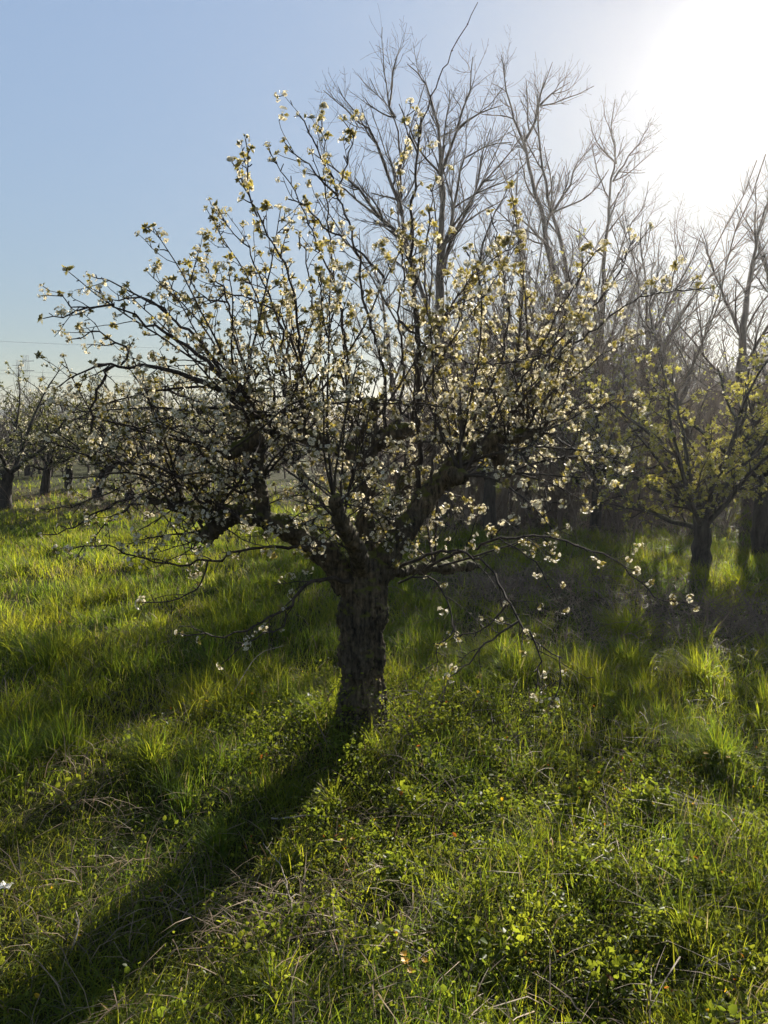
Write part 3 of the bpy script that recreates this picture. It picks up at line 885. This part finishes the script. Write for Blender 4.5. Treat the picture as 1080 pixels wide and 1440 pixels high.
for k, (lab, base, Y, H, tr_r) in enumerate(TREES_L):
    rq = random.Random(900 + k); H *= rq.uniform(.85, 1.15)
    gen_tree(lab, 'orchard_tree', base, Y, H, 200 + k, ORCH, [M_bark_far, M_bark_far, M_petal, M_olive], CL_FAR_L if k % 2 else CL_FAR_W[:1] + CL_FAR_L, 0.55, 1.05, tr_r, rq.uniform(.6, 1.15), rq.randint(7, 11), rq.uniform(1.0, 1.6), G_ORCH, lean=rq.uniform(-.35, .35), limb=.42)
gen_tree('pear tree in yellow green young leaf with short thick trunk, beside the dark bramble', 'orchard_tree', (985, 803), 8.1, 2.75, 301, ORCH, [M_bark_far, M_twig, M_petal, M_yleaf], CL_FAR_L, 0.75, .95, .095, 0.72, 13, 1.5, G_ORCH, limb=.34)
gen_tree('pale flowering pear tree standing between the dark trunks and the yellow green pear tree', 'orchard_tree', (835, 735), 11.5, 3.0, 302, ORCH, [M_bark_far, M_twig, M_petal, M_yleaf], CL_FAR_L + CL_FAR_W[:2], 0.7, 1.1, .08, 0.9, 10, 1.3, G_ORCH, limb=.4)
gen_tree('young leafed tree with thick trunk at the right edge, behind the yellow green pear tree', 'orchard_tree', (1072, 775), 9.3, 3.0, 303, ORCH, [M_bark_far, M_twig, M_petal, M_yleaf], CL_FAR_L, 0.35, 1.0, .10, 1.0, 8, 1.1, G_ORCH, limb=.4)
gen_tree('flowering tree behind the right limb of the front pear tree', 'orchard_tree', (690, 745), 10.5, 3.0, 304, ORCH, [M_bark_far, M_twig, M_petal, M_yleaf], CL_FAR_L + CL_FAR_W, 0.3, 1.1, .09, 1.0, 8, 1.0, G_ORCH)

# shrubs of the thicket
BRUSH = dict(start=[.1, .1], sp=[.09, .07], len=[.65, .30], ang=[.6, .7], n=[5, 3], r=[.006, .0035], rmin=.002, wander=.2, up=.06)
def shrub(label, base, Y, H, seed, nstem, width, leafset=None, prob=.3):
    rng = random.Random(seed)
    b = at(base[0], base[1], Y); b.z = hz(b.x, b.y)
    t = thing('shrub', b, label, 'shrub', 'shrubs of the thicket')
    out, tips, main = [[] for _ in BRUSH['sp']], [], []
    for k in range(nstem):
        p = b + Vector((rng.gauss(0, width * .35), rng.gauss(0, width * .3), -.05))
        Q = grow(p, Vector((rng.gauss(0, .4), rng.gauss(0, .4), 1)), H * rng.uniform(.55, 1.05), 8, rng, .14, .05)
        Rr = taper(9, .014, .004); main.append((Q, Rr)); ramify(out, tips, Q, Rr, 0, BRUSH, rng)
    ms = MB(); tubes(ms, main, 4); ms.build('stem', [M_brush], t)
    mc = MB()
    for o in out: tubes(mc, o, 3)
    mc.build('crown', [M_brush], t)
    if leafset:
        ml = MB(); place_clusters(ml, leafset, [(p, d, rng.uniform(.5, 1.1)) for p, d in tips if rng.random() < prob], np.random.default_rng(seed)); ml.build('foliage', [M_petal, M_yleaf, M_stamen], t)
SHRUBS = [
    ('twiggy brown shrub filling the gap left of the two dark trunks', (720, 715), 14.5, 2.6, 16, 1.6),
    ('twiggy brown shrub between the two dark trunks of the tall trees', (815, 712), 16.0, 2.6, 12, 1.4),
    ('dense brown shrub behind the pale flowering pear tree', (880, 722), 14.0, 2.9, 16, 1.8),
    ('brown shrub with a few yellow leaves, behind the yellow green pear tree', (960, 735), 12.8, 2.3, 12, 1.8),
    ('dense twiggy shrub under the pale bare tree at the right edge', (1050, 740), 12.2, 2.2, 12, 1.8),
    ('grey twiggy shrub seen below the right limb of the front pear tree', (640, 708), 16.0, 2.5, 14, 1.7),
    ('grey twiggy shrub seen just right of the front tree trunk fork', (575, 702), 17.0, 2.4, 12, 1.6),
    ('low twiggy shrub in the far row behind the front tree fork', (490, 690), 19.5, 2.2, 12, 1.7),
    ('tall thin stemmed shrub rising behind the straight slender tree', (870, 700), 18.5, 4.6, 14, 1.8),
    ('tall thin stemmed shrub at the back right of the wood', (1000, 705), 18.0, 3.8, 16, 2.2),
    ('tall thin stemmed shrub behind the forked slender tree', (750, 700), 18.5, 4.2, 14, 2.0),
    ('tall thin stemmed shrub farthest right at the wood edge', (1090, 712), 16.5, 3.4, 14, 2.0),
    ('brown shrub of fine twigs in front of the forked slender tree', (770, 728), 12.6, 3.3, 15, 1.5),
    ('brown shrub of fine twigs beside the pale pear tree, before the straight stemmed tree', (865, 740), 11.6, 3.4, 14, 1.3),
    ('fine twigged brown shrub just behind the right limb of the front pear tree', (670, 730), 12.8, 3.2, 15, 1.5),
    ('fine twigged brown shrub close behind the middle of the front pear tree crown', (600, 722), 13.4, 3.0, 14, 1.5),
    ('tall brown shrub of fine twigs left of the leaning bare tree', (925, 728), 13.2, 3.0, 12, 1.6),
    ('tall brown shrub of fine twigs right of the leaning bare tree', (1015, 732), 13.4, 2.5, 12, 1.6),
]
for k, (lab, base, Y, H, ns, w) in enumerate(SHRUBS):
    shrub(lab, base, Y, H, 400 + k, ns, w, CL_FAR_L if k in (2, 3, 4, 9) else None, .12)

# the far wood: a mass of stems and twigs nobody could count, with dark undergrowth
rng = random.Random(9)
mbw = MB(); main, tw = [], []
for k in range(900):
    Y = rng.uniform(22, 48)
    X = rng.uniform(0.03, 0.66) * Y if rng.random() < .66 else rng.uniform(-.75, .05) * Y
    H = rng.uniform(2.5, 5.5) * (1 if X > 0.05 * Y else .55)
    Q = grow(Vector((X, Y, -.1)), Vector((rng.gauss(0, .15), rng.gauss(0, .15), 1)), H, 8, rng, .12, .05)
    r = rng.uniform(.02, .07); Rr = taper(9, r, .008); main.append((Q, Rr))
    for q in range(1, 9):
        for _ in range(5):
            q2 = grow(Q[q], side_dir(Vector((0, 0, 1)), rng.uniform(.5, 1.2), rng), rng.uniform(.4, 1.1), 4, rng, .25, .05)
            tw.append((q2, taper(5, .010, .005)))
tubes(mbw, main, 4); tubes(mbw, tw, 3)
tag(mbw.build('far_wood', [M_bare]), kind='stuff')

# saplings crowding the wood edge
SAP = dict(start=[.12, .1], sp=[.11, .08], len=[.9, .40], ang=[.5, .7], n=[6, 4], r=[.007, .0035], rmin=.002, wander=.14, up=.08)
rng = random.Random(33)
for k in range(62):
    px = rng.uniform(640, 1130) if k < 40 else rng.uniform(620, 900); Y = rng.uniform(11.5, 20) if px < 880 else rng.uniform(15, 21)
    gen_tree('thin bare sapling among the crowded stems of the wood edge', 'sapling', (px, 600 + CAM_H * F / Y), Y, rng.uniform(3.6, 6.2) if px < 880 else rng.uniform(2.8, 4.2), 600 + k, SAP,
             [M_brush, M_brush, M_petal, M_yleaf], CL_FAR_L if k % 3 == 0 else None, .10, .9, rng.uniform(.025, .05), rng.uniform(.7, 1.6), rng.randint(3, 5), .45, 'saplings crowding the wood edge')

# conifer far behind the orchard row
b = at(213, 620, 60); b.z = -.1
con = thing('conifer', b, 'small dark conifer standing far behind the orchard row', 'tree')
top = at(213, 533, 60).z
mt = MB(); tubes(mt, [([b, b + Vector((0, 0, top * .5)), Vector((b.x, b.y, top))], [.14, .09, .02])], 8); mt.build('trunk', [M_bark_far], con)
rng = random.Random(4); nd = []
V, Fq = [], []
for k in range(1100):
    f = rng.random() ** .7; z = 0.8 + (top - .8) * f; L = (1 - f) * 1.35 + .08
    a = rng.uniform(0, 6.283); d = Vector((math.cos(a), math.sin(a), -.25 + rng.uniform(-.1, .25))); s = Vector((-math.sin(a), math.cos(a), rng.uniform(-.3, .3)))
    p = Vector((b.x, b.y, z)); L *= rng.uniform(.45, 1.1)
    i = len(V); V += [p, p + d * L * .6 + s * .16 * L, p + d * L, p + d * L * .6 - s * .16 * L]; Fq.append((i, i + 1, i + 2, i + 3))
mc = MB(); mc.add(np.array([tuple(v) for v in V]), np.array(Fq)); mc.build('crown', [M_needle], con)

# power mast and lines far left
m_steel, nt, p, out = mat('galvanised_steel'); p.inputs['Base Color'].default_value = (.22, .22, .23, 1); p.inputs['Roughness'].default_value = .6; p.inputs['Metallic'].default_value = .5
n = noise(nt, 3, 3); r = ramp(nt, [(.3, (.15, .15, .16)), (.7, (.28, .28, .29))]); nt.links.new(n.outputs['Fac'], r.inputs['Fac']); nt.links.new(r.outputs['Color'], p.inputs['Base Color'])
def mast(label, px, py_top, Y, w):
    b = at(px, 620, Y); b.z = -.1
    z1 = at(px, py_top, Y).z
    t = thing('power_mast', b, label, 'mast', 'power masts')
    mm = MB(); legs, br = [], []
    for sx in (-1, 1):
        for sy in (-1, 1):
            legs.append(([b + Vector((sx * w, sy * w, 0)), b + Vector((sx * w * .8, sy * w * .8, z1 * .5)), Vector((b.x + sx * w * .55, b.y + sy * w * .55, z1))], [.022, .02, .018]))
    nb = 14
    for k in range(nb):
        z0_, z1_ = z1 * k / nb, z1 * (k + 1) / nb
        wf = lambda z: w * (1 - .45 * z / z1)
        for sy in (-1, 1):
            s = 1 if k % 2 else -1
            br.append(([Vector((b.x - s * wf(z0_), b.y + sy * wf(z0_), z0_)), Vector((b.x + s * wf(z1_), b.y + sy * wf(z1_), z1_))], [.008, .008]))
    tubes(mm, legs, 5); tubes(mm, br, 4); mm.build('lattice', [m_steel], t)
    ma = MB(); tubes(ma, [([Vector((b.x - .8, b.y, z1 * f)), Vector((b.x + .8, b.y, z1 * f))], [.035, .035]) for f in (.82, .93)], 5); ma.build('crossarm', [m_steel], t)
    return z1
mast('thin lattice power mast rising above the left orchard trees, taller and nearer of two', 43, 499, 80, .3)
mast('faint lattice power mast left of the taller one', 31, 506, 110, .25)
def wire(label, a, bpt, Y0, Y1, sag):
    p0, p1 = at(*a, Y0), at(*bpt, Y1)
    P = [p0.lerp(p1, f) - Vector((0, 0, sag * 4 * f * (1 - f))) for f in np.linspace(0, 1, 14)]
    o = MB(); tubes(o, [(P, [.012] * 14)], 4); o = o.build('power_line', [m_steel]); tag(o, label, 'power line', 'power lines crossing the sky')
wire('topmost thin power line crossing the low sky from the left edge', (-40, 478), (700, 500), 80, 86, .3)
wire('middle thin power line, just below the arching branch level', (-40, 518), (700, 548), 80, 86, .3)
wire('lowest thin power line, just above the orchard crowns', (-40, 522), (700, 566), 80, 86, .35)

# ------------------------------------------------------------------ grass, weeds, litter
def ell(x, y, c, rx, ry):
    return np.exp(-(((x - c[0]) / rx) ** 2 + ((y - c[1]) / ry) ** 2))
def zone_weed(x, y):
    z = ell(x, y, gp(640, 1060), .75, .75) + ell(x, y, gp(400, 1010), .55, .6) + .9 * ell(x, y, gp(850, 1120), .8, .55) + .6 * ell(x, y, gp(700, 1250), .9, .5) + .25 * ell(x, y, gp(900, 1330), .6, .4) + .5 * ell(x, y, gp(420, 1330), .3, .3)
    return np.clip(z + .25 * smooth_noise(x, y, 31, .8), 0, 1)
def zone_litter(x, y):
    z = 1.2 * ell(x, y, gp(990, 885), 1.4, .8) + 1.1 * ell(x, y, gp(720, 832), 1.3, .9) + 1.0 * ell(x, y, gp(860, 725), 4.2, 2.6) + .8 * ell(x, y, gp(170, 722), 2.6, 1.6) + .8 * ell(x, y, gp(640, 735), 2.5, 2) + .7 * ell(x, y, gp(400, 1300), .35, .2)
    z = z + .9 * np.clip((y - 13.5) / 3, 0, 1)
    return np.clip(z + .2 * smooth_noise(x, y, 32, 1.1), 0, 1)
def zone_short(x, y):
    z = 1.1 * ell(x, y, gp(120, 1330), .9, .75) + .8 * ell(x, y, gp(250, 1200), .6, .4) + .6 * ell(x, y, gp(60, 1180), .5, .3)
    return np.clip(z, 0, 1)

def blades(mb, x, y, z, az, lean, h, w, col, rng):
    n = len(x)
    T = np.array([0, .38, .72, 1.0]); W = np.array([.9, 1.0, .68, 0])
    dx, dy = np.cos(az), np.sin(az)
    tw = az + math.pi / 2 + rng.normal(0, .5, n)
    sx, sy = np.cos(tw), np.sin(tw)
    V = np.zeros((n, 7, 3), np.float32)
    k = 0
    for t, wf in zip(T, W):
        o = lean * h * t ** 1.9
        zz = z + h * t * (1 - .42 * lean * t)
        if wf > 0:
            for s in (-1, 1):
                V[:, k, 0] = x + dx * o + s * sx * w * wf / 2; V[:, k, 1] = y + dy * o + s * sy * w * wf / 2; V[:, k, 2] = zz; k += 1
        else:
            V[:, k, 0] = x + dx * o; V[:, k, 1] = y + dy * o; V[:, k, 2] = zz; k += 1
    b = (np.arange(n) * 7)[:, None]
    Q = np.concatenate([b + np.array([[0, 1, 3, 2]]), b + np.array([[2, 3, 5, 4]])])
    Tr = b + np.array([[4, 5, 6]])
    n0 = mb.n
    mb.add(V.reshape(-1, 3), Q, 0, np.repeat(col, 7, axis=0))
    mb.F.append(Tr + n0); mb.M.append(np.zeros(n, np.int32))

def sample_xy(n, y0, y1, power, rng):
    u = rng.random(n); e = 2 - power
    Y = (y0 ** e + u * (y1 ** e - y0 ** e)) ** (1 / e)
    X = rng.uniform(-1, 1, n) * (.66 * Y + .5)
    return X, Y

def grass_cols(x, y, rng, dry=0.0):
    n = len(x)
    base = np.array([.098, .130, .016])
    yel = np.array([.142, .154, .020]); drk = np.array([.052, .092, .017]); straw = np.array([.12, .11, .105])
    f = np.clip(.5 + .45 * smooth_noise(x, y, 41, 1.6) + rng.normal(0, .28, n), 0, 1)[:, None]
    c = drk + (base - drk) * np.clip(f * 2, 0, 1) + (yel - base) * np.clip(f * 2 - 1, 0, 1)
    s = rng.random(n) < dry
    c[s] = straw * rng.uniform(.45, 1.15, (s.sum(), 1))
    return c * rng.uniform(.8, 1.2, (n, 1))

GR = np.random.default_rng(50)
mbg = MB()
# short turf everywhere
X, Y = sample_xy(260000, 1.25, 22, 1.35, GR)
wz, lz, sz = zone_weed(X, Y), zone_litter(X, Y), zone_short(X, Y)
keep = GR.random(len(X)) > .32 * wz + .97 * lz
X, Y, lz, sz, wz = X[keep], Y[keep], lz[keep], sz[keep], wz[keep]
n = len(X); far = np.sqrt(np.maximum(1, Y / 3))
h = GR.uniform(.04, .15, n) * (1 + .6 * smooth_noise(X, Y, 43, 1.0)) * (1 - .35 * sz)
blades(mbg, X, Y, height(X, Y) - .005, GR.uniform(0, 6.283, n), GR.uniform(.2, 1.1, n) + .3 * sz, np.abs(h) + .02, GR.uniform(.0018, .0042, n) * far, grass_cols(X, Y, GR, .12), GR)
# tufts of long grass
tx, ty = sample_xy(9500, 1.5, 20, 1.15, GR)
wz, lz, sz = zone_weed(tx, ty), zone_litter(tx, ty), zone_short(tx, ty)
lush = np.clip(.5 + .8 * smooth_noise(tx, ty, 44, 1.2), 0.05, 1) * np.clip((ty - 2.2) / 2.0, .25, 1)
keep = GR.random(len(tx)) < lush * (1 - .8 * wz) * (1 - .85 * lz) * (1 - .8 * sz)
tx, ty, lush = tx[keep], ty[keep], lush[keep]
def tuft_blades(mb, tx, ty, hh, rad, nb, rng, dry=.05, lean_amt=1.0):
    idx = np.repeat(np.arange(len(tx)), nb); n = len(idx)
    a = rng.uniform(0, 6.283, n); rr = np.abs(rng.normal(0, 1, n)) * rad[idx] * .5
    x = tx[idx] + np.cos(a) * rr; y = ty[idx] + np.sin(a) * rr
    h = hh[idx] * rng.uniform(.45, 1.1, n)
    far = np.sqrt(np.maximum(1, y / 3))
    wind = 2.6 + .8 * smooth_noise(x, y, 49, .8)
    a = np.where(rng.random(n) < .45, wind + rng.normal(0, .7, n), a + rng.normal(0, .9, n))
    blades(mb, x, y, height(x, y) - .005, a, np.clip(rng.normal(.5, .27, n) * lean_amt + rr / (rad[idx] + 1e-6) * .3, .05, 1.05), h, rng.uniform(.0022, .0048, n) * far, grass_cols(x, y, rng, dry), rng)
nb = np.clip((95 * np.power(3 / ty, .55)).astype(int), 20, 120)
tuft_blades(mbg, tx, ty, GR.uniform(.10, .26, len(tx)) * (.6 + .6 * lush), GR.uniform(.06, .24, len(tx)), nb, GR)
print('grass verts', mbg.n)
tag(mbg.build('grass', [M_grass], smooth=True), 'long lush green meadow grass covering the ground', 'grass', kind='stuff')

# weeds: small broad leaves close to the ground
def weed_leaves(mb, x, y, z, size, col, rng):
    n = len(x)
    nrm = rng.normal(size=(n, 3)) * .75 + np.array([0, -.35, .75]); nrm /= np.linalg.norm(nrm, axis=1, keepdims=True)
    d = rng.normal(size=(n, 3)); d -= nrm * (d * nrm).sum(1, keepdims=True); d /= np.linalg.norm(d, axis=1, keepdims=True)
    s = np.cross(nrm, d)
    p = np.stack([x, y, z], -1); L = size[:, None]
    wd = rng.uniform(.14, .46, (n, 1))
    V = np.stack([p, p + d * L * .35 + s * L * wd + nrm * L * .1, p + d * L * .75 + s * L * wd * .7 + nrm * L * .06, p + d * L - nrm * L * .08, p + d * L * .75 - s * L * wd * .7 + nrm * L * .06, p + d * L * .35 - s * L * wd + nrm * L * .1], 1)
    b = (np.arange(n) * 6)[:, None]
    mb.add(V.reshape(-1, 3), np.concatenate([b + np.array([[0, 1, 2, 3]]), b + np.array([[0, 3, 4, 5]])]), 0, np.repeat(col, 6, axis=0))
mbw = MB()
X, Y = sample_xy(60000, 1.4, 8, 1.3, GR)
wz = zone_weed(X, Y) * (1 - .5 * zone_short(X, Y))
keep = GR.random(len(X)) < np.clip(wz * 1.1 + .06, 0, 1)
X, Y = X[keep], Y[keep]
idx = np.repeat(np.arange(len(X)), 7); n = len(idx)
H = (GR.uniform(.02, .11, len(X)) * (1 + .5 * smooth_noise(X, Y, 46, .5)) * (1 + 1.6 * np.exp(-((X + .12) ** 2 + (Y - 3.6) ** 2) / .42 ** 2)))[idx]
x = X[idx] + GR.normal(0, .018, n); y = Y[idx] + GR.normal(0, .018, n)
f = np.clip(.45 + .45 * smooth_noise(x, y, 47, .7) + GR.normal(0, .25, n), 0, 1)[:, None]
col = np.array([.060, .088, .016]) * (1 - f) + np.array([.112, .136, .022]) * f
yl = GR.random(n) < .003; col[yl] = np.array([.30, .20, .02])
rd = GR.random(n) < .006; col[rd] = np.array([.16, .06, .02])
weed_leaves(mbw, x, y, height(x, y) + np.abs(H) * GR.uniform(.3, 1, n), GR.uniform(.007, .019, n) * np.clip(1 + .8 * smooth_noise(x, y, 48, .35), .45, 1.9), col * GR.uniform(.75, 1.2, (n, 1)), GR)
print('weed verts', mbw.n)
tag(mbw.build('weeds', [M_weed]), 'low leafy weeds with small round leaves', 'weeds', kind='stuff')

# dry straw and dead stalks lying about
mbd = MB()
X, Y = sample_xy(90000, 1.4, 18, 1.2, GR)
lz = zone_litter(X, Y)
keep = GR.random(len(X)) < np.clip(lz * .95 + .11, 0, 1)
X, Y = X[keep], Y[keep]; n = len(X)
far = np.sqrt(np.maximum(1, Y / 3))
straw = np.array([.27, .20, .13]) * GR.uniform(.35, 1.2, (n, 1)) * np.array([1, 1, 1]) + GR.uniform(-.01, .03, (n, 1)) * np.array([1, .6, .3])
blades(mbd, X, Y, height(X, Y) + GR.uniform(0, .05, n), GR.uniform(0, 6.283, n), GR.uniform(.6, 2.2, n), GR.uniform(.05, .18, n), GR.uniform(.0018, .0045, n) * far, np.abs(straw), GR)
tag(mbd.build('dry_straw', [M_straw]), 'dead brown stalks and straw lying on the ground', 'straw', kind='stuff')

# brambles: arching dead stems on the brown patches
rng = random.Random(61); paths = []
for cxy, n, sx, sy, hh in ((gp(990, 890), 420, 1.2, .6, .28), (gp(720, 835), 420, 1.0, .7, .22), (gp(860, 730), 260, 3.6, 1.6, .6), (gp(640, 735), 160, 2.2, 1.6, .5), (gp(560, 1045), 110, .5, .25, .12), (gp(490, 1040), 60, .35, .12, .12), (gp(160, 722), 140, 2.2, 1.2, .45)):
    for _ in range(n):
        x = cxy.x + rng.gauss(0, sx * .5); y = cxy.y + rng.gauss(0, sy * .5)
        if math.hypot(x + .126, y - TY) < .2: continue
        Q = grow(Vector((x, y, hz(x, y))), Vector((rng.gauss(0, .8), rng.gauss(0, .8), rng.uniform(.2, 1.2))), hh * rng.uniform(1, 3), 7, rng, .22, -.14)
        paths.append((Q, taper(8, rng.uniform(.002, .005), .0015)))
mbr = MB(); tubes(mbr, paths, 3)
tag(mbr.build('brambles', [M_brush]), 'tangle of dead brown bramble stems', 'brambles', kind='stuff')

# ------------------------------------------------------------------ tussocks that stand out, single plants, twigs and scraps
TUSS = [
    ('bright tussock of long grass in the sunlit meadow, right of the lowest hanging blossom', 885, 900, .34, .19, 300),
    ('dark green tussock of long grass at the left edge of the meadow', 75, 945, .30, .22, 320),
    ('tall tussock of yellow green grass right of the drooping branch tip', 885, 950, .30, .16, 260),
    ('fine tussock of upright grass right of the weeds, close to the right edge', 985, 965, .30, .18, 260),
    ('wide dark tussock of fine grass at the right edge', 1010, 1080, .26, .17, 340),
    ('tussock of long grass on the left of the trunk shadow, nearest to the left edge', 95, 1065, .24, .14, 260),
    ('tussock of arching grass beside the trunk shadow', 212, 1085, .24, .11, 240),
    ('lone dark green tussock standing in the trunk shadow', 308, 1190, .19, .055, 130),
    ('small yellow green tussock in front of the trunk', 582, 1140, .15, .05, 90),
    ('bright tussock among the weeds, in front and left of the trunk', 470, 1130, .17, .08, 140),
    ('coarse wide bladed grass tussock closest to the viewer on the right', 960, 1330, .17, .10, 150),
    ('pale arching tussock of coarse grass at the bottom edge', 385, 1400, .14, .09, 170),
]
for k, (lab, px, py, hh, rad, nbl) in enumerate(TUSS):
    c = gp(px, py); b = MB()
    tuft_blades(b, np.array([c.x]), np.array([c.y]), np.array([hh]), np.array([rad]), np.array([int(nbl * 1.35)]), np.random.default_rng(500 + k), .04, 1.15)
    o = b.build('grass_tussock', [M_grass]); tag(o, lab, 'grass tussock', 'tussocks of long grass')

def rosette(label, px, py, n, L, rgb, seed):
    rng = random.Random(seed); c = gp(px, py); c.z = hz(c.x, c.y)
    t = MB()
    for k in range(n):
        a = k * 2.4 + rng.uniform(-.3, .3); el = rng.uniform(.25, .9)
        d = Vector((math.cos(a), math.sin(a), 0)); s = Vector((-math.sin(a), math.cos(a), 0)); l = L * rng.uniform(.6, 1.1)
        pts = [c + d * l * f + Vector((0, 0, l * (math.sin(el) * f - .55 * f * f) + .012)) for f in (0, .3, .6, .85, 1)]
        wd = [.006, .014, .018, .011, .001]; V = []
        for p_, w_ in zip(pts, wd): V += [p_ - s * w_ + Vector((0, 0, w_ * .4)), p_, p_ + s * w_ + Vector((0, 0, w_ * .4))]
        Fq = [(i * 3 + j, i * 3 + j + 1, i * 3 + j + 4, i * 3 + j + 3) for i in range(4) for j in range(2)]
        t.add(np.array([tuple(v) for v in V]), np.array(Fq), 0, np.array(rgb) * rng.uniform(.8, 1.2))
    return t, c
t, c = rosette('', 478, 1345, 15, .12, (.03, .06, .02), 71)
tag(t.build('broadleaf_weed', [M_weed]), 'dark green broad leaved rosette weed on the bare straw patch', 'weed')
m_yel = leafy_mat('yellow_petal', (.62, .33, .02), .3, vary=.1)
def yellow_plant(label, px, py, n, H, seed):
    rng = random.Random(seed); c = gp(px, py); c.z = hz(c.x, c.y)
    root = thing('yellow_flower', c, label, 'wildflower', 'small yellow wildflowers')
    st, heads_ = [], []
    for k in range(n):
        V, Fq = [], []
        Q = grow(c, Vector((rng.gauss(0, .5), rng.gauss(0, .5), 1)), H * rng.uniform(.6, 1.1), 4, rng, .15, .05); st.append((Q, taper(5, .0016, .001)))
        p = Q[-1]
        for q in range(7):
            a = q * .9; d = Vector((math.cos(a), math.sin(a), .35)) ; s = Vector((-math.sin(a), math.cos(a), 0)); L = rng.uniform(.010, .015)
            i = len(V); V += [p, p + d * L * .6 + s * L * .3, p + d * L, p + d * L * .6 - s * L * .3]; Fq.append((i, i + 1, i + 2, i + 3))
        heads_.append((V, Fq))
    ms = MB(); tubes(ms, st, 3, 0, (.06, .09, .02)); ms.build('stem', [M_weed], root)
    for V, Fq in heads_:
        mf = MB(); mf.add(np.array([tuple(v) for v in V]), np.array(Fq)); mf.build('flower', [m_yel], root)
yellow_plant('yellow flowering weed at the bottom edge, in the weeds in front of the trunk', 590, 1392, 5, .11, 81)
yellow_plant('single yellow flower beside the fallen stick in the shaded weeds', 490, 1196, 2, .07, 82)
yellow_plant('yellow leafed seedling close to the right edge, beside the wide dark tussock', 1005, 1095, 4, .13, 83)
yellow_plant('pale yellow flower at the foot of the trunk', 500, 1020, 3, .10, 84)

def stick(label, pts, r, mat_=None):
    P = catmull([Vector((g.x, g.y, hz(g.x, g.y) + dz)) for g, dz in [(gp(x, y), dz) for x, y, dz in pts]], .03, .002, BR)
    tw = [(P, taper(len(P), r, r * .5))]
    for k in range(3, len(P) - 2, 5):
        tw.append((grow(P[k], side_dir((P[k + 1] - P[k]).normalized(), .8, BR), BR.uniform(.02, .06), 3, BR, .2, 0), taper(4, r * .5, r * .3)))
    m_ = MB(); tubes(m_, tw, 5); tag(m_.build('fallen_stick', [mat_ or M_stickm]), label, 'stick', 'fallen sticks')
M_stickm = bark_mat('dry_stick', (.16, .13, .10), (.36, .31, .25), scale=40, bump=.001)
stick('pale thin dead stem arching up out of the weeds beside the trunk shadow', [(418, 1330, 0), (408, 1280, .05), (395, 1235, .07), (370, 1190, .04)], .0028)
stick('thin grey stick lying across the weeds in front of the trunk', [(382, 1157, .03), (425, 1158, .05), (470, 1152, .04)], .004)
stick('pale bent twig at the right foot of the trunk, near the white scraps', [(548, 990, .04), (585, 1000, .09), (620, 1030, .05)], .003)
stick('long thin bleached twig sloping down the weeds below the trunk', [(545, 1020, .06), (590, 1060, .08), (640, 1120, .03)], .0025)
stick('pale dry stem lying in the meadow grass left of the trunk', [(325, 985, .04), (365, 950, .14), (400, 938, .16)], .003)
stick('straw coloured stick at the far right bottom, among coarse grass', [(975, 1382, .03), (1020, 1388, .05), (1065, 1395, .03)], .003)
stick('short dry twig on the short grass of the shaded corner', [(100, 1345, .02), (112, 1322, .05), (108, 1300, .05)], .003)

m_scrap, nt, p, out = mat('weathered_white'); n = noise(nt, 30, 4); r = ramp(nt, [(.3, (.35, .34, .32)), (.7, (.62, .61, .60))]); nt.links.new(n.outputs['Fac'], r.inputs['Fac']); nt.links.new(r.outputs['Color'], p.inputs['Base Color'])
def scrap(label, px, py, sx, seed, name='paper_scrap', cat='litter'):
    rng = random.Random(seed); c = gp(px, py); c.z = hz(c.x, c.y) + .035
    V, Fq = [], []
    for i in range(5):
        for j in range(4):
            V.append((c.x + (i - 2) * sx * .25 * (1 + rng.uniform(-.1, .1)), c.y + (j - 1.5) * sx * .25 * (1 + rng.uniform(-.1, .1)), c.z + rng.uniform(-.008, .012)))
    for i in range(4):
        for j in range(3): a = i * 4 + j; Fq.append((a, a + 4, a + 5, a + 1))
    b = MB(); b.add(np.array(V), np.array(Fq)); o = b.build(name, [m_scrap]); sd = o.modifiers.new('s', 'SOLIDIFY'); sd.thickness = .0015
    tag(o, label, cat)
scrap('crumpled white scrap lying in short grass at the left edge', 6, 1252, .05, 91)
scrap('pale bleached scrap lying on the dark brambles at the right edge', 1058, 924, .10, 92)

# ------------------------------------------------------------------ haze in the air, added to stand in for lens glare round the sun
mh = bpy.data.materials.new('air'); mh.use_nodes = True; nt = mh.node_tree; nt.nodes.clear()
out = nt.nodes.new('ShaderNodeOutputMaterial'); pv = nt.nodes.new('ShaderNodeVolumePrincipled')
pv.inputs['Color'].default_value = (.95, .96, 1.0, 1); pv.inputs['Density'].default_value = 0.00062; pv.inputs['Anisotropy'].default_value = 0.7
nt.links.new(pv.outputs[0], out.inputs['Volume'])
mb = MB()
x0, x1, y0, y1, z0, z1 = -340, 340, -90, 330, -4.0, 12.5
mb.add(np.array([(x, y, z) for x in (x0, x1) for y in (y0, y1) for z in (z0, z1)]), np.array([(0, 1, 3, 2), (4, 6, 7, 5), (0, 4, 5, 1), (2, 3, 7, 6), (0, 2, 6, 4), (1, 5, 7, 3)]))
tag(mb.build('haze', [mh], smooth=False), kind='stuff')
